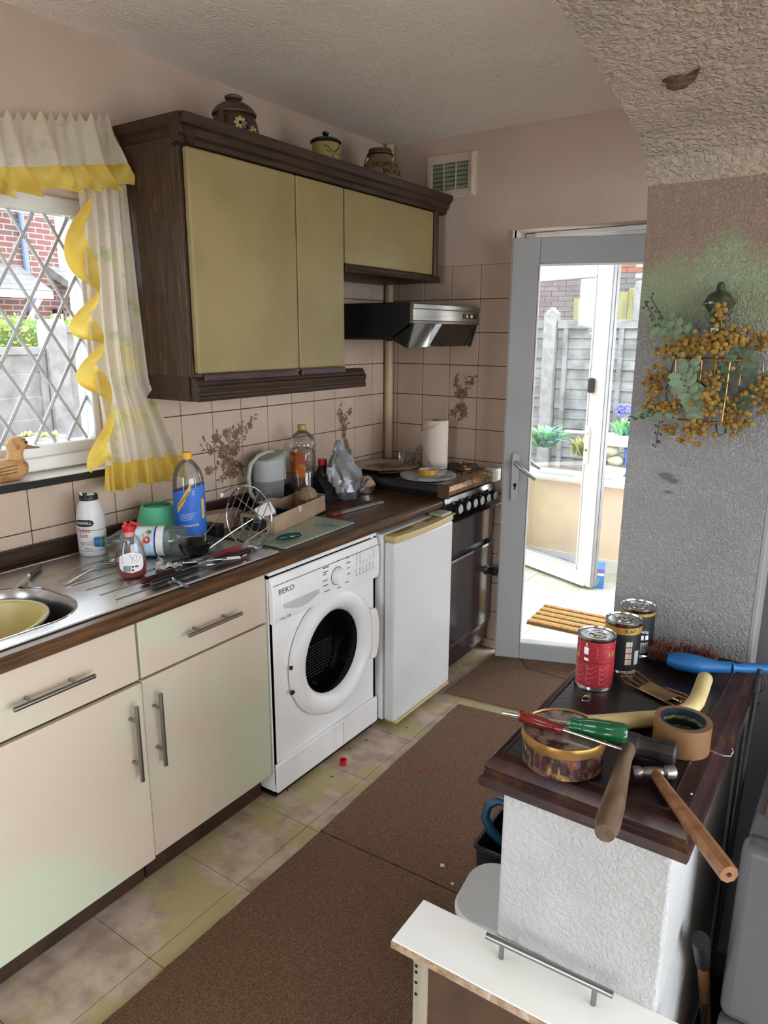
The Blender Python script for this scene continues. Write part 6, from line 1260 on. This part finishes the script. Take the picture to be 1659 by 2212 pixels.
t = thing('sill_tray', 'pale green shallow tray lying on the sunroom sill', 'tray', (.34, 4.66, .6155)); MB().rings([[(-.13, -.05, 0), (.13, -.05, 0), (.13, .05, 0), (-.13, .05, 0)], [(-.14, -.06, .018), (.14, -.06, .018), (.14, .06, .018), (-.14, .06, .018)], [(-.13, -.05, .016), (.13, -.05, .016), (.13, .05, .016), (-.13, .05, .016)], [(-.12, -.045, .004), (.12, -.045, .004), (.12, .045, .004), (-.12, .045, .004)]]).build('tray_body', mat('pale_green_tray', '#bcd9c9', .4), t, smooth=False)
t = thing('white_bowl', 'white enamel bowl on the sunroom sill', 'bowl', (.70, 4.68, .6155)); MB().lathe([(.045, 0), (.05, .004), (.085, .06), (.09, .062), (.088, .066), (.05, .01), (.001, .008)], 32, True, False).build('bowl_body', mat('white_enamel', '#e6e4dc', .3), t); MB().lathe([(.0865, .056), (.0915, .0575), (.0915, .066), (.088, .0665)], 32, False, False).build('rim', mat('bowl_rim_cream', '#cfc9a8', .4), t)

struct('ceiling_sunroom_shade', MB().add([(-.45, 3.36, 2.42), (2.1, 3.36, 2.42), (2.1, 4.85, 2.18), (-.45, 4.85, 2.18), (-.45, 3.36, 2.44), (2.1, 3.36, 2.44), (2.1, 4.85, 2.20), (-.45, 4.85, 2.20)], [(0, 3, 2, 1), (4, 5, 6, 7), (0, 1, 5, 4), (1, 2, 6, 5), (2, 3, 7, 6), (3, 0, 4, 7)]), thin_glass('roof_shade_sheet', (.72, .73, .73), .08, .2, .28, (.85, .85, .85)), smooth=False)  # unseen roof sheet added to dim the sunroom
# ================================================================ garden
M_gnd = mat('garden_ground', '#a8a7a2', .9, col2='#93938c', ns=3, bump=.3, bs=20)
struct('bounce_paving', MB().box(-1.6, -.45, .8, 6, -.12, -.10).box(-7, -.45, -9, .8, -.12, -.10).box(-.45, 12, -9, -2.45, -.12, -.10).box(5.05, 12, -2.45, 5, -.12, -.10), mat('bounce_pale', '#e2dfd9', .9, col2='#d6d2ca', ns=3), smooth=False)  # pale ground added out of view to bounce daylight onto the ceiling
struct('garden_ground', MB().box(-30, 20, -12, 30, -.25, -.12), M_gnd, smooth=False)
M_fb = mat('grey_fence_wood', '#7d7a78', .8, col2='#666361', ns=6, stretch=(1, 1, 1), detail=8, bump=.4, bs=14, bstretch=(4, 1, 40)); M_conc = mat('concrete_post', '#7d7b79', .9, col2='#6c6a66', ns=12, bump=.2, bs=80)
# fence seen through the kitchen window
f1 = thing('garden_fence', 'grey board fence with concrete posts seen through the kitchen window', 'fence', (-2.6, 0, -.12)); rnd = random.Random(2)
for y0, y1, zt in ((.9, 2.79, 1.56), (2.95, 4.7, 1.70)):
    n_ = int(zt/.145)
    for k in range(n_):
        z0 = .02+k*(zt-.06)/n_; MB().use(at(0, 0, z0, ry=.08)).box(-.012+rnd.uniform(-.004, .004), .012, y0, y1, 0, (zt-.06)/n_+.018).build('board', M_fb, f1, smooth=False, bevel=.003)
    MB().box(-.03, .035, y0, y1, zt-.05, zt).build('top_rail', M_fb, f1, smooth=False, bevel=.004); MB().box(.0, .03, y1-.05, y1, 0, zt-.05).build('batten', M_fb, f1, smooth=False)
for y0 in (2.80, .78): MB().prism([(-.06, 0), (.06, 0), (.06, 1.70), (.03, 1.74), (-.03, 1.74), (-.06, 1.70)], 'y', y0, y0+.14).build('post', M_conc, f1, smooth=False)
hg = thing('hedge', 'green clipped hedge behind the board fence', 'hedge', (-3.9, 3.2, -.12)); b = MB(); rnd = random.Random(8)
b.box(-.22, .22, -1.3, .95, 0, 1.66); core = b.build('twiggy_core', mat('hedge_dark', '#4c5a26', .9, col2='#3c4a1e', ns=12), hg, smooth=False)
b = MB()
for i in range(3600):
    s = rnd.random(); y_ = rnd.uniform(-1.32, .97); 
    if s < .55: p = V((.22+rnd.gauss(.02, .02), y_, rnd.uniform(1.0, 1.76)))
    else: p = V((rnd.uniform(-.24, .25), y_, 1.70+rnd.gauss(.02, .03)))
    d1 = V((rnd.gauss(0, 1), rnd.gauss(0, 1), rnd.gauss(0, 1))).normalized()*.02; d2 = d1.orthogonal().normalized()*.010
    b.add([p-d1, p+d2, p+d1, p-d2], [(0, 1, 2, 3)])
lo_ = b.build('leaves', mat('hedge_leaf', '#8da043', .7, col2='#5f8f58', ns=4, transl=.3), hg, smooth=False); lo_['kind'] = 'stuff'
# slatted garden table under the window view
tb = thing('garden_table', 'blue-grey slatted garden table below the kitchen window', 'table', (-2.05, 2.45, -.12), 0); M_sl = mat('slate_blue_slat', '#6a6f86', .5, col2='#5b5f74', ns=5)
for k in range(7): MB().box(-.45, .42, -.62+k*.175, -.62+k*.175+.15, .915, .94).build('slat', M_sl, tb, smooth=False, bevel=.003)
for sx in (-1, 1):
    for sy in (-1, 1): MB().box(sx*.38-.025-.015, sx*.38+.025-.015, sy*.5-.025, sy*.5+.025, 0, .915).build('leg', M_sl, tb, smooth=False)
MB().box(-.42, .39, -.58, .6, .87, .915).build('frame', M_sl, tb, smooth=False)
t = thing('stone_planter', 'small mossy stone trough on the garden table', 'planter', (-2.28, 2.52, .8205), .6); MB().rings([rrect(0, 0, .12, .06, .04, 0), rrect(0, 0, .145, .08, .05, .05), rrect(0, 0, .15, .085, .05, .075), rrect(0, 0, .12, .06, .04, .07)], True, True, True).build('trough', mat('pale_stone', '#bdbab2', .9, col2='#a19d91', ns=14, bump=.5, bs=40), t); b = MB()
for i in range(60): b.ball((random.uniform(-.11, .11), random.uniform(-.05, .05), .075+random.uniform(0, .02)), random.uniform(.008, .016), 6, 4)
q = b.build('moss', mat('moss', '#8d9460', .9, ns=20), t); q['kind'] = 'stuff'
# brick house across the way
def brickmat(name, c1, c2, mortar, bw=.225, bh=.075, axis='x'):
    mt = bpy.data.materials.new(name); mt.use_nodes = True; nt = mt.node_tree; N = nt.nodes; L = nt.links; p = N['Principled BSDF']; p.inputs['Roughness'].default_value = .9
    tc = N.new('ShaderNodeTexCoord'); sp = N.new('ShaderNodeSeparateXYZ'); cb = N.new('ShaderNodeCombineXYZ'); L.new(tc.outputs['Object'], sp.inputs[0]); L.new(sp.outputs[1 if axis == 'x' else 0], cb.inputs[0]); L.new(sp.outputs[2], cb.inputs[1])
    bk = N.new('ShaderNodeTexBrick'); L.new(cb.outputs[0], bk.inputs['Vector']); bk.inputs['Scale'].default_value = 1; bk.inputs['Brick Width'].default_value = bw; bk.inputs['Row Height'].default_value = bh; bk.inputs['Mortar Size'].default_value = .008
    bk.inputs['Color1'].default_value = c4(c1); bk.inputs['Color2'].default_value = c4(c2); bk.inputs['Mortar'].default_value = c4(mortar); L.new(bk.outputs[0], p.inputs['Base Color']); return mt
M_bk1 = brickmat('red_brick', '#6f3f3a', '#5d4442', '#8a847d')
hs = thing('brick_house', 'red brick house with white windows seen through the kitchen window', 'house', (-8, 6.2, -.12)); 
MB().box(-4, 0, -1.2, .42, 0, 6).box(-4, -.5, .42, 6, 0, 6).build('wall', M_bk1, hs, smooth=False)
MB().box(-4, -.5, -6, -1.2, 0, 6).build('wall', M_bk1, hs, smooth=False)
def win(y0, y1, z0, z1, x=0.0):
    w_ = MB().box(x-.02, x+.04, y0, y1, z0, z0+.06).box(x-.02, x+.04, y0, y1, z1-.06, z1).box(x-.02, x+.04, y0, y0+.06, z0, z1).box(x-.02, x+.04, y1-.06, y1, z0, z1).box(x-.02, x+.04, (y0+y1)/2-.025, (y0+y1)/2+.025, z0, z1).build('window', M_white, hs, smooth=False)
    MB().box(x, x+.01, y0+.05, y1-.05, z0+.05, z1-.05).build('pane', mat('far_pane', '#6d7789', .1), w_, smooth=False)
win(.50, 1.2, 2.6, 3.6, -.5+.0); win(-1.05, -.72, 2.4, 3.2, .0); win(.02, .16, 1.72, 1.98, .0)
MB().box(-.02, .03, -.03+.22, .30, 2.4, 4).build('corner_board', M_white, hs, smooth=False)
MB().rod((.06, -.30, 0), (.06, -.36, 5), .04).build('drainpipe', mat('blue_grey_pipe', '#5d6a8a', .5), hs)
for y0, y1, z_ in ((-1.6, -.42, 2.18), (.0, 1.4, 2.20)):
    r = MB(); r.prism([(0, z_+.36), (.75, z_), (.75, z_-.06), (0, z_+.26)], 'y', y0, y1); ro = r.build('porch_roof', mat('grey_roof_tile', '#6f6d6c', .7, col2='#5f5d5c', ns=6), hs, smooth=False)
    for k in range(5): MB().use(at(.02+.15*k, 0, z_+.355-.072*k, ry=.447)).box(0, .16, y0, y1, .0, .02).build('roof_course', mat('grey_roof_tile'), ro, smooth=False)
    MB().box(.72, .77, y0, y1, z_-.09, z_+.0).build('fascia', M_white, hs, smooth=False)
    for y_ in (y0+.1, y1-.1): MB().rod((.0, y_, z_-.62), (.62, y_, z_-.08), .035, n=6).build('bracket', M_white, hs)
ga = thing('eaves_roof', 'white gabled roof edge of the house at the top left of the window', 'roof', (-8, 5.5, 2.9)); MB().prism([(-1.1, -.1), (.1, .62), (.25, .60), (.25, .5), (-1.1, -.3)], 'x', -.4, .5).build('bargeboard', M_white, ga, smooth=False); MB().prism([(-1.1, .0), (.25, .75), (.25, .62), (-1.1, -.1)], 'x', -.6, .6).build('tiles', mat('slate_blue_roof', '#8587a0', .7), ga, smooth=False)
# back garden fence, palings, far brick gable
f2 = thing('garden_fence', 'weathered panel fence with posts at the end of the back garden', 'fence', (0, 8, -.12)); rnd = random.Random(6)
M_fb2 = mat('pale_fence_wood', '#7f7d7b', .85, col2='#62615e', ns=5, detail=9, bump=.7, bs=9, bstretch=(1.2, 1, 22), dist=.02)
for x0, x1 in ((-3.2, -1.18), (-1.02, .9), (1.06, 3.0)):
    for k in range(15): MB().use(at(0, 0, .06+k*.111, rx=-.12)).box(x0, x1, -.012+rnd.uniform(-.008, .008), .012, 0, .132+rnd.uniform(-.006, .01)).build('board', M_fb2, f2, smooth=False)
    MB().box(x0, x1, -.05, .04, 1.72, 1.81).build('top_rail', M_fb2, f2, smooth=False, bevel=.004)
    for q in (.04, .36, .68): MB().box(x0+(x1-x0)*q, x0+(x1-x0)*q+.05, -.045, -.012, 0, 1.72).build('batten', M_fb2, f2, smooth=False)
for x0 in (-1.17, .91): MB().prism([(x0, 0), (x0+.14, 0), (x0+.14, 1.88), (x0+.07, 1.95), (x0, 1.88)], 'y', -.08, .06).build('post', M_conc, f2, smooth=False)
pg = thing('paling_fence', 'tall yellowish vertical paling fence behind the panel fence', 'fence', (0, 8.5, -.12)); M_pal = mat('yellow_pine_paling', '#7d784f', .8, col2='#6b6743', ns=5, stretch=(8, 8, 1))
for k in range(14):
    x0 = -1.05+k*.105; MB().box(x0, x0+.098, -.01, .012, 0, 2.06+.05*math.sin(k*1.3)+(.05 if k > 4 else 0)).build('paling', M_pal, pg, smooth=False, bevel=.004)
tag(MB().lathe([(.065, 0), (.065, 2.2), (.06, 2.22), (.001, 2.225)], 14, True, False).build('timber_post', M_fb2, None, loc=(-.235, 8.3, -.12)), 'thick pale timber post right of the palings', 'post')
gb = thing('brick_gable', 'grey brick gable wall beyond the garden fences', 'house', (-2.2, 11, -.12)); MB().box(-2.5, 1.35, .02, 3, 0, 4.2).build('mortar_wall', mat('pale_mortar', '#8d8984', .9), gb, smooth=False)
M_b1 = mat('grey_brick', '#5f5b59', .9, ns=12); M_b2 = mat('purple_brick', '#5a5253', .9, ns=12); M_b3 = mat('orange_brick', '#7a5040', .9, ns=12); bmesh_src = [MB().box(.004, .221, 0, .03, .004, .071).build('brick', q, gb, smooth=False) for q in (M_b1, M_b2, M_b3)]
for o in bmesh_src: o.location = (0, 0, 1.5)
rnd = random.Random(1); first = [True]*3; cnt = 0
for r_ in range(15):
    for k in range(10):
        w_ = 2 if (k > 6 and r_ > 10) else rnd.choice((0, 0, 1)); pos = (-1.15+k*.225+(.1125 if r_ % 2 else 0), 0, 1.7+r_*.075)
        if first[w_]: bmesh_src[w_].location = pos; first[w_] = False
        else: inst(bmesh_src[w_], gb, pos)
cp_ = thing('carport', 'white carport beams and grey fascia at the top right of the doorway', 'carport', (.2, 9.5, 0))
for z0, z1, mt_ in ((2.36, 2.50, M_white), (2.16, 2.34, mat('grey_fascia', '#a9a8a8', .6)), (2.06, 2.15, M_white), (2.56, 2.70, M_white)): MB().box(-.75, 1.6, 0, .1, z0, z1).build('beam', mt_, cp_, smooth=False)
MB().box(-.75, 1.6, .1, 2.0, 2.70, 2.76).build('roof_sheet', M_white, cp_, smooth=False)
for x_ in (-.6, 1.4): MB().box(x_, x_+.09, .0, .09, -.12, 2.06).build('post', M_white, cp_, smooth=False)
# planting
def plant(name, label, cat, loc, n_, L_, w_, mt_, spread=.6, seed=1, h0=.0, up=.5):
    t = thing(name, label, cat, loc); rnd = random.Random(seed); b = MB()
    for i in range(n_):
        a = rnd.uniform(0, 2*PI); d = V((math.cos(a)*spread, math.sin(a)*spread, up+rnd.random()*.7)).normalized(); l_ = L_*rnd.uniform(.6, 1.1); s = d.cross(V((0, 0, 1))).normalized()*w_
        p0 = V((rnd.gauss(0, .05), rnd.gauss(0, .05), h0)); p1 = p0+d*l_*.55; p2 = p0+d*l_+V((0, 0, -.25*l_))
        b.add([p0-s*.4, p0+s*.4, p1+s, p2, p1-s], [(0, 1, 2, 4), (4, 2, 3)])
    q = b.build('foliage', mt_, t, smooth=False); q['kind'] = 'stuff'
    return t
M_gl = mat('bright_leaf', '#7fae6e', .6, col2='#5f9a86', ns=5, transl=.35); M_gl2 = mat('olive_leaf', '#a09c5c', .7, col2='#8b8a58', ns=5, transl=.3)
plant('leafy_plant', 'bright green strap-leaved plant in front of the fence post', 'plant', (-.72, 7.0, .42), 170, .36, .022, M_gl, .9, 1, .0, .55)
plant('shrub', 'straggly olive shrub beside the bright green plant', 'shrub', (-.30, 7.1, .35), 170, .30, .016, M_gl2, .8, 4, .0, .6)
hy = plant('hyacinth', 'blue-flowered hyacinths in the stone trough planter', 'plant', (.12, 7.0, .60), 110, .22, .014, M_gl, .6, 5, .0, .8); b = MB(); rnd = random.Random(3)
for k in range(5):
    for i in range(26): b.ball((-.10+.05*k+rnd.gauss(0, .012), rnd.gauss(0, .03), .18+.11*rnd.random()), .011, 5, 4)
q = b.build('flowers', mat('hyacinth_blue', '#6a6cc4', .7), hy); q['kind'] = 'stuff'
plant('yellow_shrub', 'yellowish shrub above the hyacinths', 'shrub', (.22, 7.4, .68), 120, .30, .012, mat('yellow_leaf', '#b5b27a', .7, transl=.3), .7, 7, .0, .9)
tr = thing('stone_trough', 'long stone trough planter on a rock pedestal', 'planter', (.15, 7.0, .50)); MB().rings([rrect(0, 0, .26, .12, .03, 0), rrect(0, 0, .28, .14, .03, .09), rrect(0, 0, .25, .11, .03, .10)], True, True, True).build('trough', mat('pale_stone'), tr)
pd = thing('rock_pedestal', 'stack of rounded pale rocks holding up the trough', 'rocks', (.0, 6.98, -.12)); 
for k in range(6): MB().ball((.03*math.sin(k*2), .02*math.cos(k*3), .055+k*.103), .085, 10, 7, (1.05+.1*math.sin(k), .9, .68)).build('rock', mat('mossy_rock', '#b3ae92', .9, col2='#9d9a80', ns=8, bump=.5, bs=20), pd)
t = thing('blue_pot', 'glazed blue plant pot under the trough', 'pot', (.24, 7.05, -.12)); MB().lathe([(.09, 0), (.12, .05), (.145, .55), (.15, .57), (.15, .60), (.13, .6), (.1, .05), (.001, .04)], 24, True, False).build('pot', mat('cobalt_glaze', '#5d7fcb', .3, ns=5), t)
rk = thing('rockery', 'low rockery of grey slabs at the foot of the garden', 'rocks', (-.1, 6.3, -.12)); rnd = random.Random(15)
for k in range(26):
    x_, y_, z_ = rnd.uniform(-1.1, .7), rnd.uniform(-.35, .35), rnd.uniform(.05, .38); MB().use(at(x_, y_, z_, rx=rnd.uniform(-.2, .2), ry=rnd.uniform(-.2, .2), rz=rnd.uniform(0, 3))).rings([[(.16*math.cos(q)*(1+.3*rnd.random()), .11*math.sin(q)*(1+.3*rnd.random()), 0) for q in [i*PI/4 for i in range(8)]], [(.15*math.cos(q), .1*math.sin(q), .07) for q in [i*PI/4 for i in range(8)]]]).build('rock', mat('slate_rock', '#a3a2a0', .9, col2='#87857f', ns=7, bump=.5, bs=18), rk, smooth=False)
MB().box(-1.2, .8, -.2, .4, 0, .12).build('earth', mat('earth', '#8a8378', .95), rk, smooth=False)
